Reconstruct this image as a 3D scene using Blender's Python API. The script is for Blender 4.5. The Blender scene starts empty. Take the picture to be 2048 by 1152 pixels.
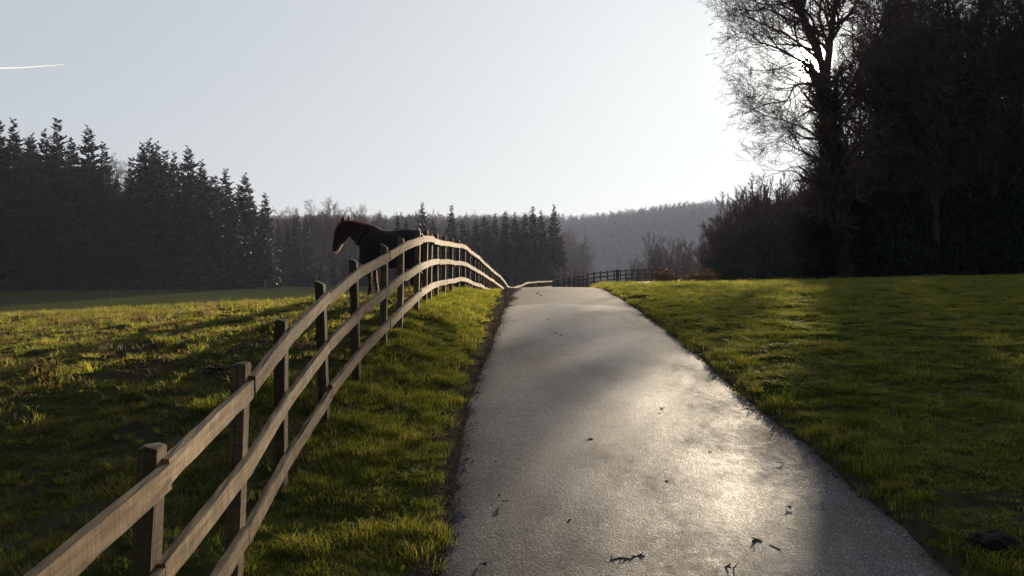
import bpy, bmesh, math, random
import numpy as np
from mathutils import Vector, Matrix

F = 2000.0      # focal length in pixels of the 2048-wide frame
HZ = 565.0      # row of the horizon
R = np.random.RandomState(7)
random.seed(7)
scene = bpy.context.scene

# ------------------------------------------------------------------ camera
cam_d = bpy.data.cameras.new('camera'); cam = bpy.data.objects.new('camera', cam_d)
scene.collection.objects.link(cam); scene.camera = cam
cam_d.sensor_width = 36.0; cam_d.lens = 36.0 * F / 2048.0
cam_d.shift_y = -11.0 / 2048.0
cam.location = (0, 0, 0); cam.rotation_euler = (math.radians(90), 0, 0)
cam_d.clip_start = 0.05; cam_d.clip_end = 12000

# ------------------------------------------------------------------ light
SUN_AZ = math.atan2(601, 2000)                     # to the right of straight ahead
SUN_EL = math.atan2(440, math.hypot(2000, 601))
sdir = Vector((math.sin(SUN_AZ) * math.cos(SUN_EL), math.cos(SUN_AZ) * math.cos(SUN_EL), math.sin(SUN_EL)))
world = bpy.data.worlds.new('World'); scene.world = world; world.use_nodes = True
wn = world.node_tree.nodes; wl = world.node_tree.links
for n in list(wn): wn.remove(n)
wo = wn.new('ShaderNodeOutputWorld'); bg = wn.new('ShaderNodeBackground')
sky = wn.new('ShaderNodeTexSky'); sky.sky_type = 'NISHITA'; sky.sun_disc = False
sky.sun_elevation = SUN_EL; sky.sun_rotation = SUN_AZ
sky.altitude = 0; sky.air_density = 1.0; sky.dust_density = 3.0; sky.ozone_density = 1.5
hsv = wn.new('ShaderNodeHueSaturation'); hsv.inputs['Saturation'].default_value = 0.8
gam = wn.new('ShaderNodeGamma'); gam.inputs[1].default_value = 0.21
wl.new(sky.outputs[0], gam.inputs[0]); wl.new(gam.outputs[0], hsv.inputs['Color']); 
tnt = wn.new('ShaderNodeMix'); tnt.data_type = 'RGBA'; tnt.blend_type = 'MULTIPLY'; tnt.inputs[0].default_value = 1
wl.new(hsv.outputs[0], tnt.inputs[6]); tnt.inputs[7].default_value = (1.19, 1.30, 1.40, 1)
bg.inputs[1].default_value = 0.15
# the sun's own disc and the bright air close round it, part of the sky in its direction
tcw = wn.new('ShaderNodeTexCoord'); dp = wn.new('ShaderNodeVectorMath'); dp.operation = 'DOT_PRODUCT'
nrm = wn.new('ShaderNodeVectorMath'); nrm.operation = 'NORMALIZE'; wl.new(tcw.outputs['Generated'], nrm.inputs[0])
wl.new(nrm.outputs[0], dp.inputs[0]); dp.inputs[1].default_value = tuple(sdir)
acs = wn.new('ShaderNodeMath'); acs.operation = 'ARCCOSINE'; acs.use_clamp = False; wl.new(dp.outputs['Value'], acs.inputs[0])
fal = wn.new('ShaderNodeMapRange'); fal.interpolation_type = 'SMOOTHSTEP'; wl.new(acs.outputs[0], fal.inputs[0])   # the sky away from the sun is duller
fal.inputs[1].default_value = math.radians(52); fal.inputs[2].default_value = math.radians(115); fal.inputs[3].default_value = 1; fal.inputs[4].default_value = .18
fm = wn.new('ShaderNodeVectorMath'); fm.operation = 'SCALE'; wl.new(tnt.outputs[2], fm.inputs[0]); wl.new(fal.outputs[0], fm.inputs[3])
wl.new(fm.outputs[0], bg.inputs[0])
cr_ = wn.new('ShaderNodeMapRange'); cr_.interpolation_type = 'SMOOTHSTEP'; wl.new(acs.outputs[0], cr_.inputs[0])
cr_.inputs[1].default_value = math.radians(1.15); cr_.inputs[2].default_value = math.radians(.6); cr_.inputs[3].default_value = 0; cr_.inputs[4].default_value = 10
bg2 = wn.new('ShaderNodeBackground'); bg2.inputs[0].default_value = (1, .93, .8, 1); au = wn.new('ShaderNodeMapRange'); au.interpolation_type = 'SMOOTHERSTEP'; wl.new(acs.outputs[0], au.inputs[0])     # aureole
au.inputs[1].default_value = math.radians(7); au.inputs[2].default_value = 0; au.inputs[3].default_value = 0; au.inputs[4].default_value = .3
asum = wn.new('ShaderNodeMath'); asum.operation = 'ADD'; wl.new(cr_.outputs[0], asum.inputs[0]); wl.new(au.outputs[0], asum.inputs[1])
wl.new(asum.outputs[0], bg2.inputs[1])
ads = wn.new('ShaderNodeAddShader'); wl.new(bg.outputs[0], ads.inputs[0]); wl.new(bg2.outputs[0], ads.inputs[1])
wl.new(ads.outputs[0], wo.inputs[0])
sun_d = bpy.data.lights.new('sun_lamp', 'SUN'); sun_d.energy = 5.0; sun_d.angle = math.radians(0.5)
sun_d.color = (1.0, 0.83, 0.60)
sun_o = bpy.data.objects.new('sun_lamp', sun_d); scene.collection.objects.link(sun_o)
sun_o.rotation_euler = (-sdir).to_track_quat('-Z', 'Y').to_euler()
sun_o.location = sdir * 300
scene.view_settings.view_transform = 'Standard'; scene.view_settings.look = 'None'
scene.view_settings.gamma = 1.0; scene.view_settings.exposure = 1.1
scene.view_settings.use_curve_mapping = False
scene.cycles.use_denoising = True
scene.cycles.max_bounces = 6; scene.cycles.diffuse_bounces = 2; scene.cycles.glossy_bounces = 2
scene.cycles.transmission_bounces = 3; scene.cycles.transparent_max_bounces = 6
scene.cycles.volume_bounces = 0
scene.cycles.sample_clamp_indirect = 4.0

# ------------------------------------------------------------------ helpers
def link(o, parent=None):
    scene.collection.objects.link(o)
    if parent is not None: o.parent = parent
    return o

def tag(o, label=None, cat=None, group=None, kind=None):
    if label: o['label'] = label
    if cat: o['category'] = cat
    if group: o['group'] = group
    if kind: o['kind'] = kind
    return o

def mesh_np(name, V, Fs, mat=None, smooth=False):
    """V (n,3); Fs = list of (m,k) index arrays"""
    me = bpy.data.meshes.new(name)
    V = np.asarray(V, dtype=np.float32)
    if not isinstance(Fs, (list, tuple)): Fs = [Fs]
    Fs = [np.asarray(f, dtype=np.int32) for f in Fs if len(f)]
    me.vertices.add(len(V)); me.vertices.foreach_set('co', V.ravel())
    loops = np.concatenate([f.ravel() for f in Fs])
    sizes = np.concatenate([np.full(len(f), f.shape[1], dtype=np.int32) for f in Fs])
    starts = np.concatenate([[0], np.cumsum(sizes)[:-1]]).astype(np.int32)
    me.loops.add(len(loops)); me.loops.foreach_set('vertex_index', loops)
    me.polygons.add(len(sizes)); me.polygons.foreach_set('loop_start', starts)
    me.polygons.foreach_set('loop_total', sizes)
    me.update(calc_edges=True); me.validate()
    me.polygons.foreach_set('use_smooth', np.full(len(me.polygons), bool(smooth)))
    if mat: me.materials.append(mat)
    return me

def obj(name, me, parent=None, loc=(0, 0, 0)):
    o = bpy.data.objects.new(name, me); o.location = loc
    return link(o, parent)

def empty(name, loc=(0, 0, 0), rz=0.0):
    o = bpy.data.objects.new(name, None); o.location = loc; o.rotation_euler = (0, 0, rz)
    o.empty_display_size = 0.3
    return link(o)

def copy_tree(root, loc, rz=0.0, sc=(1, 1, 1)):
    r = root.copy(); link(r); r.location = loc; r.rotation_euler = (0, 0, rz); r.scale = sc
    for ch in root.children:
        c = ch.copy(); link(c, r)
        for g in ch.children:
            d = g.copy(); link(d, c)
    return r

_perm = np.random.RandomState(3).rand(256, 256)
def vnoise(x, y):
    x = np.asarray(x, float); y = np.asarray(y, float)
    xi = np.floor(x).astype(int); yi = np.floor(y).astype(int)
    fx = x - xi; fy = y - yi
    fx = fx * fx * (3 - 2 * fx); fy = fy * fy * (3 - 2 * fy)
    a = _perm[xi % 256, yi % 256]; b = _perm[(xi + 1) % 256, yi % 256]
    c = _perm[xi % 256, (yi + 1) % 256]; d = _perm[(xi + 1) % 256, (yi + 1) % 256]
    return (a * (1 - fx) + b * fx) * (1 - fy) + (c * (1 - fx) + d * fx) * fy - 0.5
def fbm(x, y, o=3):
    s = 0; a = 1.0
    for i in range(o):
        s = s + a * vnoise(x * 2 ** i + 17.3 * i, y * 2 ** i - 9.1 * i); a *= 0.5
    return s
def sstep(a, b, x):
    t = np.clip((np.asarray(x, float) - a) / (b - a), 0, 1); return t * t * (3 - 2 * t)

class Pchip:
    def __init__(self, pts):
        p = np.array(sorted(pts), float); self.x = p[:, 0]; self.y = p[:, 1]
        h = np.diff(self.x); d = np.diff(self.y) / h
        m = np.zeros(len(self.x)); m[0] = d[0]; m[-1] = d[-1]
        for i in range(1, len(m) - 1):
            if d[i - 1] * d[i] > 0:
                w1 = 2 * h[i] + h[i - 1]; w2 = h[i] + 2 * h[i - 1]
                m[i] = (w1 + w2) / (w1 / d[i - 1] + w2 / d[i])
        self.m = m
    def __call__(self, q):
        q = np.asarray(q, float); qc = np.clip(q, self.x[0], self.x[-1])
        i = np.clip(np.searchsorted(self.x, qc, side='right') - 1, 0, len(self.x) - 2)
        h = self.x[i + 1] - self.x[i]; t = (qc - self.x[i]) / h
        return ((2 * t ** 3 - 3 * t ** 2 + 1) * self.y[i] + (t ** 3 - 2 * t ** 2 + t) * h * self.m[i]
                + (-2 * t ** 3 + 3 * t ** 2) * self.y[i + 1] + (t ** 3 - t ** 2) * h * self.m[i + 1])

def px(x, y, Y):                      # point seen at frame pixel (x, y) at depth Y
    return ((x - 1024.0) / F * Y, Y, (HZ - y) / F * Y)

# ------------------------------------------------------------------ terrain definition
RAILT = 1.13
postpx = [(-82, 1248), (322, 923), (496, 761), (574, 668), (650, 586), (715, 537), (775, 503), (808, 485), (841, 472), (856, 472.6),
          (865, 475), (876, 478), (892, 481), (906, 485), (919, 487.3), (931, 493.4), (941, 502), (951.5, 509.6),
          (958, 514), (963.5, 520), (968.7, 525.6), (974, 530), (978, 533.5), (981.5, 536.5), (985.3, 540), (988.7, 543),
          (992.3, 546), (996, 549.5), (1000, 552), (1003, 555), (1006, 559), (1010, 565), (1014, 571.5), (1019.5, 574),
          (1027, 574), (1033, 572.5), (1038, 571), (1043, 569), (1048.5, 566.5), (1053.5, 564.5), (1059, 563.8),
          (1066, 563), (1073, 562.5), (1079, 562.2), (1085, 562), (1091, 561.6), (1098, 561.3), (1104, 561)]
posts = []
for i, (a, b) in enumerate(postpx):
    Y = 3.9 + 1.55 * (i - 1); posts.append(px(a, b, Y))
farpx = [(1104, 560.7), (1116, 558), (1127.4, 556), (1138.4, 554.4), (1147.7, 552.3), (1157.5, 550.2), (1166, 548.6), (1175, 547),
         (1188, 545.3), (1201, 544), (1215, 542.8), (1228, 541.8), (1240.5, 541), (1252, 540.4), (1264, 539.9),
         (1276, 539.4), (1290, 539), (1305, 538.8), (1320, 538.4), (1336, 538), (1352, 537.6), (1368, 537)]
FART = 0.98
fposts = []
for i, (a, b) in enumerate(farpx):
    fposts.append(px(a, b, 75.6 + 1.45 * i))
fxt = [(-30, -0.7), (0, -1.2)] + [(p[1], p[0]) for p in posts] + [(p[1], p[0]) for p in fposts[1:]] + [(130, 32), (160, 50), (2000, 600)]
fzt = [(-30, -3.2), (0, -2.1)] + [(p[1], p[2] - RAILT) for p in posts] + [(p[1], p[2] - FART) for p in fposts[1:]] + [(130, .8), (160, .4), (260, 1.0), (3000, 0)]
fX = Pchip(fxt); fZ = Pchip(fzt)
rXc = Pchip([(-30, .6), (0, .95), (5.5, 1.03), (10, 1.0), (13.5, 1.1), (21.8, 1.27), (28, 1.38), (34, 1.5), (42, 1.85), (50, 2.3), (60, 3.1),
             (72, 5.3), (80, 7.2), (88, 10.4), (95, 13.9), (101, 17.2), (108, 23), (120, 34), (160, 60), (2000, 700)])
rZ = Pchip([(-30, -4.2), (0, -2.13), (5.5, -1.62), (6.55, -1.51), (7.9, -1.38), (9.7, -1.235), (12.3, -1.06), (16.1, -.84), (20.3, -.61),
            (26.7, -.335), (31, -.21), (34, -.185), (37, -.24), (42, -.5), (50, -1.1), (56, -1.35), (64, -1.3), (72, -1.0),
            (80, -.6), (85, -.34), (92, 0.0), (97, .13), (101, .25), (120, .6), (160, .4), (260, 1), (3000, 0)])
def rW(Y): return 1.45 + 0.0 * Y
Z = {}
Z['A'] = Pchip([(-30, -3.6), (0, -2.6), (8, -2.3), (11, -1.8), (15, -1.7), (30, -1.7), (40, -2.0), (60, -3.2), (90, -2.3), (120, -1.15), (150, -.9), (200, -.5), (3000, 0)])
Z['B'] = Pchip([(-30, -3.5), (0, -2.4), (6.5, -2.0), (8, -1.79), (9.5, -1.43), (10.5, -1.28), (14, -1.2), (20, -1.13), (28, -1.09), (35, -1.17), (42, -1.6), (55, -2.75), (70, -2.8), (90, -2.1), (105, -1.6), (120, -1.08), (150, -.9), (200, -.5), (3000, 0)])
Z['C'] = Pchip([(-30, -3.4), (0, -2.3), (5, -1.87), (7, -1.72), (9, -1.35), (10.5, -1.02), (11.5, -.84), (14, -.78), (18, -.72), (24, -.66), (30, -.69), (36, -1.0), (50, -2.6), (70, -2.6), (90, -1.9), (110, -1.3), (130, -.85), (200, -.5), (3000, 0)])
Z['D'] = Pchip([(-30, -3.3), (0, -2.2), (5, -1.76), (7, -1.56), (9, -1.24), (11, -.88), (13, -.56), (14.5, -.45), (18, -.37), (22, -.29), (25, -.33), (30, -.65), (40, -1.6), (50, -2.4), (60, -2.3), (70, -2.2), (90, -1.4), (110, -.8), (130, -.5), (200, -.5), (3000, 0)])
Z['I'] = Pchip([(-30, -4.0), (0, -2.05), (5.5, -1.55), (9.7, -1.14), (12.3, -.97), (16, -.75), (20, -.53), (26.7, -.27), (31, -.165), (35, -.145), (40, -.2), (44, -.45), (50, -.85), (56, -1.1), (64, -1.1), (72, -.85), (80, -.5), (85, -.25), (92, .05), (101, .3), (120, .6), (3000, 0)])
Z['J'] = Pchip([(-30, -4.0), (0, -2.05), (5.5, -1.57), (10, -1.12), (12, -.95), (16, -.72), (20, -.52), (26, -.28), (32, -.12), (38, -.03), (45, .04), (60, .04), (80, .05), (110, .8), (200, 1), (3000, 0)])
Z['K'] = Pchip([(-30, -4.0), (0, -2.1), (5.8, -1.64), (10, -1.13), (16, -.68), (20, -.45), (26, -.2), (32, 0), (40, .15), (45, .19), (60, .26), (80, .34), (110, 1), (200, 1.2), (3000, 0)])
Z['L'] = Pchip([(-30, -3.8), (0, -2.1), (10, -1.0), (20, -.3), (30, .15), (45, .45), (80, 1), (200, 1.5), (3000, 0)])

def roadedges(Y):
    c = rXc(Y); w = rW(Y)
    # half width measured across the road, widened where it bends
    s = (rXc(np.asarray(Y) + .5) - rXc(np.asarray(Y) - .5))
    w = w * np.sqrt(1 + s * s)
    return c - w, c + w

def base_z(X, Y):
    X, Y = np.broadcast_arrays(np.asarray(X, float), np.asarray(Y, float))
    Yp = np.maximum(Y, 0)
    e0, e1 = roadedges(Y); fx = np.minimum(fX(Y), e0 - .35)
    xD = fx - 1.2; xC = np.minimum(-.312 * Yp, xD - .5); xB = np.minimum(-.512 * Yp, xC - .5); xA = np.minimum(-.96 * Yp - 3, xB - 2)
    xI = e1 + .6; xJ = np.maximum(.338 * Yp, xI + .7); xK = np.maximum(.512 * Yp, xJ + .7); xL = np.maximum(1.1 * Yp, xK + 4)
    rz = rZ(Y); fz = fZ(Y)
    xF = (fx + e0 - .12) / 2; zF = fz * .62 + rz * .38
    lanes = [(xA, Z['A'](Y)), (xB, Z['B'](Y)), (xC, Z['C'](Y)), (xD, Z['D'](Y)), (fx, fz), (xF, zF), (e0 - .12, rz + .015),
             (e0, rz), (e1, rz), (e1 + .12, rz + .05), (xI, np.maximum(Z['I'](Y), rz + .04)), (xJ, Z['J'](Y)), (xK, Z['K'](Y)), (xL, Z['L'](Y))]
    z = np.where(X < lanes[0][0], lanes[0][1], lanes[-1][1])
    for (xa, za), (xb, zb) in zip(lanes[:-1], lanes[1:]):
        m = (X >= xa) & (X < xb)
        t = np.clip((X - xa) / np.maximum(xb - xa, 1e-6), 0, 1)
        z = np.where(m, za + (zb - za) * t, z)
    hill = (47 + 13 * sstep(40, 180, X)) * sstep(480, 860, Y) * (1 - .6 * sstep(1400, 3000, Y))
    mid = 5.0 * sstep(190, 260, Y) * (1 - sstep(20, 60, X))
    far = sstep(150, 250, Y)
    return z * (1 - far) + far * np.clip(z, -3, 1) + hill + mid * (1 - sstep(300, 440, Y)) - 4.5 * sstep(112, 170, Y) * sstep(4, 16, X) * (1 - sstep(500, 700, Y))

def ground_z(X, Y):
    X, Y = np.broadcast_arrays(np.asarray(X, float), np.asarray(Y, float))
    e0, e1 = roadedges(Y)
    d = np.maximum(e0 - X, X - e1)                    # distance outside the road
    out = sstep(0.0, 0.25, d); near = 1 - sstep(60, 120, Y)
    left = sstep(0.0, .6, fX(Y) - X)
    b = (.042 + .020 * left) * fbm(X * 1.6, Y * 2.6, 3) * 2 + (.020 + .018 * left) * fbm(X * 6.3, Y * 6.3, 2)
    b = b + .05 * left * fbm(X * .5, Y * .5, 2)
    pit = np.clip(fbm(X * 3.1 + 40, Y * 3.1, 2) - .22, 0, 1) * left * .12
    z = base_z(X, Y) + (b - pit) * out * near
    z = z + .035 * sstep(.06, .22, X - e1) * (1 + 1.5 * fbm(X * 2.7, Y * 2.7, 2)) * near      # cut turf edge
    return z - .05 * (1 - sstep(-.10, .02, d))        # lowered under the road

def gz(X, Y): return float(ground_z(X, Y))

# ------------------------------------------------------------------ materials
def newmat(name):
    m = bpy.data.materials.new(name); m.use_nodes = True
    nt = m.node_tree; b = nt.nodes['Principled BSDF']
    return m, nt, b
def N(nt, t, **kw):
    n = nt.nodes.new(t)
    for k, v in kw.items(): setattr(n, k, v)
    return n
def noise(nt, scale, detail=4, rough=.55, vec=None):
    n = N(nt, 'ShaderNodeTexNoise'); n.inputs['Scale'].default_value = scale
    n.inputs['Detail'].default_value = detail; n.inputs['Roughness'].default_value = rough
    if vec is not None: nt.links.new(vec, n.inputs['Vector'])
    return n
def ramp(nt, src, stops):
    r = N(nt, 'ShaderNodeValToRGB'); cr = r.color_ramp
    while len(cr.elements) < len(stops): cr.elements.new(0.5)
    for e, (p, c) in zip(cr.elements, stops):
        e.position = p; e.color = (c[0], c[1], c[2], 1) if hasattr(c, '__len__') else (c, c, c, 1)
    nt.links.new(src, r.inputs[0]); return r
def mix(nt, a, b, f, mode='MIX'):
    m = N(nt, 'ShaderNodeMix'); m.data_type = 'RGBA'; m.blend_type = mode
    for s, v in ((m.inputs[0], f), (m.inputs[6], a), (m.inputs[7], b)):
        if isinstance(v, (int, float)): s.default_value = v
        elif isinstance(v, tuple): s.default_value = (v[0], v[1], v[2], 1)
        else: nt.links.new(v, s)
    return m.outputs[2]
def bump(nt, b, h, strength, dist):
    n = N(nt, 'ShaderNodeBump'); n.inputs['Strength'].default_value = strength; n.inputs['Distance'].default_value = dist
    nt.links.new(h, n.inputs['Height']); nt.links.new(n.outputs[0], b.inputs['Normal']); return n
def objco(nt): return N(nt, 'ShaderNodeTexCoord').outputs['Object']
def mapping(nt, vec, sc):
    m = N(nt, 'ShaderNodeMapping'); m.inputs['Scale'].default_value = sc; nt.links.new(vec, m.inputs[0]); return m.outputs[0]

M = {}
# soil and turf
m, nt, b = newmat('turf_soil'); co = objco(nt)
a = N(nt, 'ShaderNodeAttribute', attribute_name='soil')
n1 = noise(nt, 9, 6, .65, co); n2 = noise(nt, 1.3, 3, .5, co)
green = ramp(nt, n1.outputs[0], [(.3, (.028, .036, .010)), (.55, (.055, .068, .018)), (.75, (.10, .095, .035))])
dirt = ramp(nt, n1.outputs[0], [(.3, (.035, .027, .019)), (.6, (.085, .066, .045)), (.8, (.15, .12, .085))])
c = mix(nt, green.outputs[0], dirt.outputs[0], a.outputs['Fac'])
nt.links.new(c, b.inputs['Base Color']); b.inputs['Roughness'].default_value = 1; b.inputs['Specular IOR Level'].default_value = 0
n3 = noise(nt, 45, 4, .7, co); bump(nt, b, n3.outputs[0], .9, .02); M['ground'] = m
# tarmac
m, nt, b = newmat('tarmac'); co = objco(nt)
seam = N(nt, 'ShaderNodeAttribute', attribute_name='seam'); wet = N(nt, 'ShaderNodeAttribute', attribute_name='wet')
ag = N(nt, 'ShaderNodeTexVoronoi'); ag.inputs['Scale'].default_value = 120; nt.links.new(co, ag.inputs['Vector'])
agc = ramp(nt, ag.outputs['Color'], [(.0, (.018, .015, .020)), (.45, (.034, .027, .034)), (.7, (.085, .066, .07)), (1, (.42, .36, .33))])  # stone tones vary; the palest are painted sparkle
pn = noise(nt, 1.1, 5, .6, mapping(nt, co, (1, .35, 1)))
pr = ramp(nt, pn.outputs[0], [(.35, .6), (.65, 1.2)])
c = mix(nt, agc.outputs[0], pr.outputs[0], 1.0, 'MULTIPLY')
bpn = noise(nt, .55, 5, .65, mapping(nt, co, (1, .5, 1)))
bpr = ramp(nt, bpn.outputs[0], [(.54, 0), (.66, .8)]); c = mix(nt, c, (.085, .058, .040), bpr.outputs[0])
c = mix(nt, c, mix(nt, (.13, .105, .10), agc.outputs[0], .45), seam.outputs['Fac'])
nt.links.new(c, b.inputs['Base Color'])
wn2 = noise(nt, .9, 5, .6, mapping(nt, co, (1, .45, 1)))
wn3 = noise(nt, 14, 4, .7, mapping(nt, co, (1, .6, 1))); wa_ = N(nt, 'ShaderNodeMath', operation='MULTIPLY_ADD'); nt.links.new(wn3.outputs[0], wa_.inputs[0]); wa_.inputs[1].default_value = .55; nt.links.new(wet.outputs['Fac'], wa_.inputs[2])
wb_ = N(nt, 'ShaderNodeMath', operation='SUBTRACT'); nt.links.new(wa_.outputs[0], wb_.inputs[0]); wb_.inputs[1].default_value = .27
wm = N(nt, 'ShaderNodeMath', operation='ADD'); nt.links.new(wn2.outputs[0], wm.inputs[0]); nt.links.new(wb_.outputs[0], wm.inputs[1])
rr = ramp(nt, wm.outputs[0], [(.40, .80), (.62, .62), (.88, .48)])
spm = N(nt, 'ShaderNodeMath', operation='MULTIPLY_ADD'); nt.links.new(seam.outputs['Fac'], spm.inputs[0]); spm.inputs[1].default_value = -.34; spm.inputs[2].default_value = .34
nt.links.new(rr.outputs[0], b.inputs['Roughness']); 
pm = N(nt, 'ShaderNodeMath', operation='MULTIPLY_ADD'); nt.links.new(bpr.outputs[0], pm.inputs[0]); pm.inputs[1].default_value = -.75; pm.inputs[2].default_value = 1
pm2 = N(nt, 'ShaderNodeMath', operation='MULTIPLY'); nt.links.new(spm.outputs[0], pm2.inputs[0]); nt.links.new(pm.outputs[0], pm2.inputs[1]); nt.links.new(pm2.outputs[0], b.inputs['Specular IOR Level'])
bn = noise(nt, 160, 3, .6, co)
ag2 = N(nt, 'ShaderNodeTexVoronoi'); ag2.inputs['Scale'].default_value = 48; nt.links.new(co, ag2.inputs['Vector'])
bm_ = mix(nt, mix(nt, ag.outputs['Distance'], ag2.outputs['Distance'], .45), bn.outputs[0], .3)
bu = bump(nt, b, bm_, .85, .006)
big = noise(nt, 2.2, 3, .5, mapping(nt, co, (1, .5, 1)))
bu2 = N(nt, 'ShaderNodeBump'); bu2.inputs['Strength'].default_value = .05; bu2.inputs['Distance'].default_value = .03
nt.links.new(big.outputs[0], bu2.inputs['Height']); nt.links.new(bu2.outputs[0], bu.inputs['Normal']); M['road'] = m
# leaf-like materials: diffuse + translucent
def leafmat(name, cols, trans=.45, tcol=None, rough=.6, nscale=None):
    m = bpy.data.materials.new(name); m.use_nodes = True; nt = m.node_tree
    for n in list(nt.nodes): nt.nodes.remove(n)
    out = N(nt, 'ShaderNodeOutputMaterial'); oi = N(nt, 'ShaderNodeObjectInfo')
    if nscale:
        src = noise(nt, nscale, 3, .6, objco(nt)).outputs[0]
        st = [(.3, cols[0]), (.5, cols[1]), (.7, cols[2])]
    else:
        src = oi.outputs['Random']; st = [(0, cols[0]), (.5, cols[1]), (1, cols[2])]
    rp = ramp(nt, src, st)
    d = N(nt, 'ShaderNodeBsdfPrincipled'); d.inputs['Roughness'].default_value = rough; d.inputs['Specular IOR Level'].default_value = .3
    t = N(nt, 'ShaderNodeBsdfTranslucent'); ms = N(nt, 'ShaderNodeMixShader'); ms.inputs[0].default_value = trans
    nt.links.new(rp.outputs[0], d.inputs['Base Color'])
    tc = mix(nt, rp.outputs[0], tcol or (1.6, 1.7, .9), 1.0, 'MULTIPLY'); nt.links.new(tc, t.inputs[0])
    nt.links.new(d.outputs[0], ms.inputs[1]); nt.links.new(t.outputs[0], ms.inputs[2]); nt.links.new(ms.outputs[0], out.inputs[0])
    return m
M['grass'] = leafmat('grass_blades', [(.052, .072, .016), (.098, .113, .028), (.165, .152, .06)], .6, (2.3, 2.1, .85))
M['pasture'] = leafmat('pasture_blades', [(.055, .055, .015), (.10, .085, .028), (.16, .125, .06)], .5, (2.1, 1.8, .9))
M['needle'] = leafmat('conifer_needles', [(.012, .022, .012), (.02, .032, .016), (.035, .045, .02)], .12, (1.3, 1.3, .8), nscale=.8)
M['ivy'] = leafmat('ivy_leaves', [(.022, .032, .018), (.04, .052, .026), (.07, .07, .035)], .2, (1.5, 1.5, .8), nscale=1.2)
M['twigleaf'] = leafmat('dry_leaves', [(.06, .038, .026), (.10, .064, .042), (.14, .10, .07)], .3, (1.4, 1.3, 1.1), nscale=2)
M['fur'] = leafmat('horse_hair', [(.028, .011, .006), (.042, .016, .009), (.065, .025, .013)], .5, (2.4, 1.9, 1.5), nscale=3)
M['muzzlehair'] = leafmat('muzzle_hair', [(.35, .28, .2), (.4, .32, .24), (.45, .38, .3)], .55, (1.6, 1.5, 1.4), nscale=3)
def bark(name, c0, c1, sc=6):
    m, nt, b = newmat(name); co = objco(nt)
    n = noise(nt, sc, 5, .65, mapping(nt, co, (1, 1, .25)))
    r = ramp(nt, n.outputs[0], [(.3, c0), (.7, c1)]); nt.links.new(r.outputs[0], b.inputs['Base Color'])
    b.inputs['Roughness'].default_value = .9; b.inputs['Specular IOR Level'].default_value = .2
    bump(nt, b, n.outputs[0], .6, .03); return m
M['bark'] = bark('bark', (.07, .052, .045), (.19, .15, .125))
M['twig'] = bark('twigs', (.11, .07, .062), (.26, .18, .15), 2)
M['redtwig'] = bark('reddish_twigs', (.07, .04, .032), (.15, .095, .07), 2)
M['hilltwig'] = bark('hazed_hill_twigs', (.17, .155, .15), (.34, .31, .30), 2)  # paler than the other twigs: distance haze put into the colour
M['conbark'] = bark('conifer_bark', (.03, .02, .016), (.06, .045, .035))
# fence timber
def wood(name, c0, c1, c2, moss):
    m, nt, b = newmat(name); co = objco(nt)
    g = N(nt, 'ShaderNodeTexCoord').outputs['UV']
    n = noise(nt, 1, 6, .65, mapping(nt, g, (2.2, 46, 1))); n2 = noise(nt, 1, 3, .5, mapping(nt, g, (9, 5, 1))); 
    v = noise(nt, 5.0, 5, .6, co)
    r = ramp(nt, n.outputs[0], [(.25, c0), (.5, c1), (.75, c2)])
    r2 = ramp(nt, n2.outputs[0], [(.3, .62), (.7, 1.2)])
    oi = N(nt, 'ShaderNodeObjectInfo'); rv = ramp(nt, oi.outputs['Random'], [(0, (.66, .64, .60)), (.5, (.95, .95, .92)), (1, (1.35, 1.38, 1.40))])
    saw = noise(nt, 1, 2, .5, mapping(nt, g, (55, 2.5, 1))); sw = ramp(nt, saw.outputs[0], [(.35, .78), (.6, 1.1)])
    c = mix(nt, r.outputs[0], r2.outputs[0], .8, 'MULTIPLY'); c = mix(nt, c, rv.outputs[0], 1.0, 'MULTIPLY'); c = mix(nt, c, sw.outputs[0], 1.0, 'MULTIPLY')
    mk = ramp(nt, v.outputs[0], [(.5, 0), (.68, 1)])
    mm = N(nt, 'ShaderNodeMath', operation='MULTIPLY'); nt.links.new(mk.outputs[0], mm.inputs[0]); mm.inputs[1].default_value = moss
    c = mix(nt, c, (.085, .095, .04), mm.outputs[0])
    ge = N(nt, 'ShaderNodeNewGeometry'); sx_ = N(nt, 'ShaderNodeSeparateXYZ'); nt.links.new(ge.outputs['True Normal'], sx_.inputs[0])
    tf = ramp(nt, sx_.outputs['Z'], [(.55, 0), (.8, .75)]); c = mix(nt, c, (.07, .055, .038), tf.outputs[0])      # shade painted into upward faces, so tops contrast with sides
    nt.links.new(c, b.inputs['Base Color'])
    b.inputs['Roughness'].default_value = .85; b.inputs['Specular IOR Level'].default_value = .16
    bump(nt, b, n.outputs[0], .8, .005); return m
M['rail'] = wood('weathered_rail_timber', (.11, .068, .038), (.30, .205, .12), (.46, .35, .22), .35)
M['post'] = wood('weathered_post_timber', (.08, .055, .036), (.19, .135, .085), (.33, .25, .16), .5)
M['darkwood'] = wood('dark_timber', (.02, .018, .018), (.035, .03, .028), (.06, .05, .045), .2)  # plain darker timber tone for far fence, stakes and marker board
def plain(name, col, rough=.7, spec=.4, nz=None):
    m, nt, b = newmat(name)
    if nz:
        n = noise(nt, nz, 4, .6, objco(nt))
        r = ramp(nt, n.outputs[0], [(.3, tuple(x * .6 for x in col)), (.7, tuple(x * 1.35 for x in col))]); nt.links.new(r.outputs[0], b.inputs['Base Color'])
        bump(nt, b, n.outputs[0], .4, .01)
    else: b.inputs['Base Color'].default_value = (*col, 1)
    b.inputs['Roughness'].default_value = rough; b.inputs['Specular IOR Level'].default_value = spec
    return m
M['horse'] = plain('bay_coat', (.03, .011, .007), .6, .3, 6)
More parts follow.
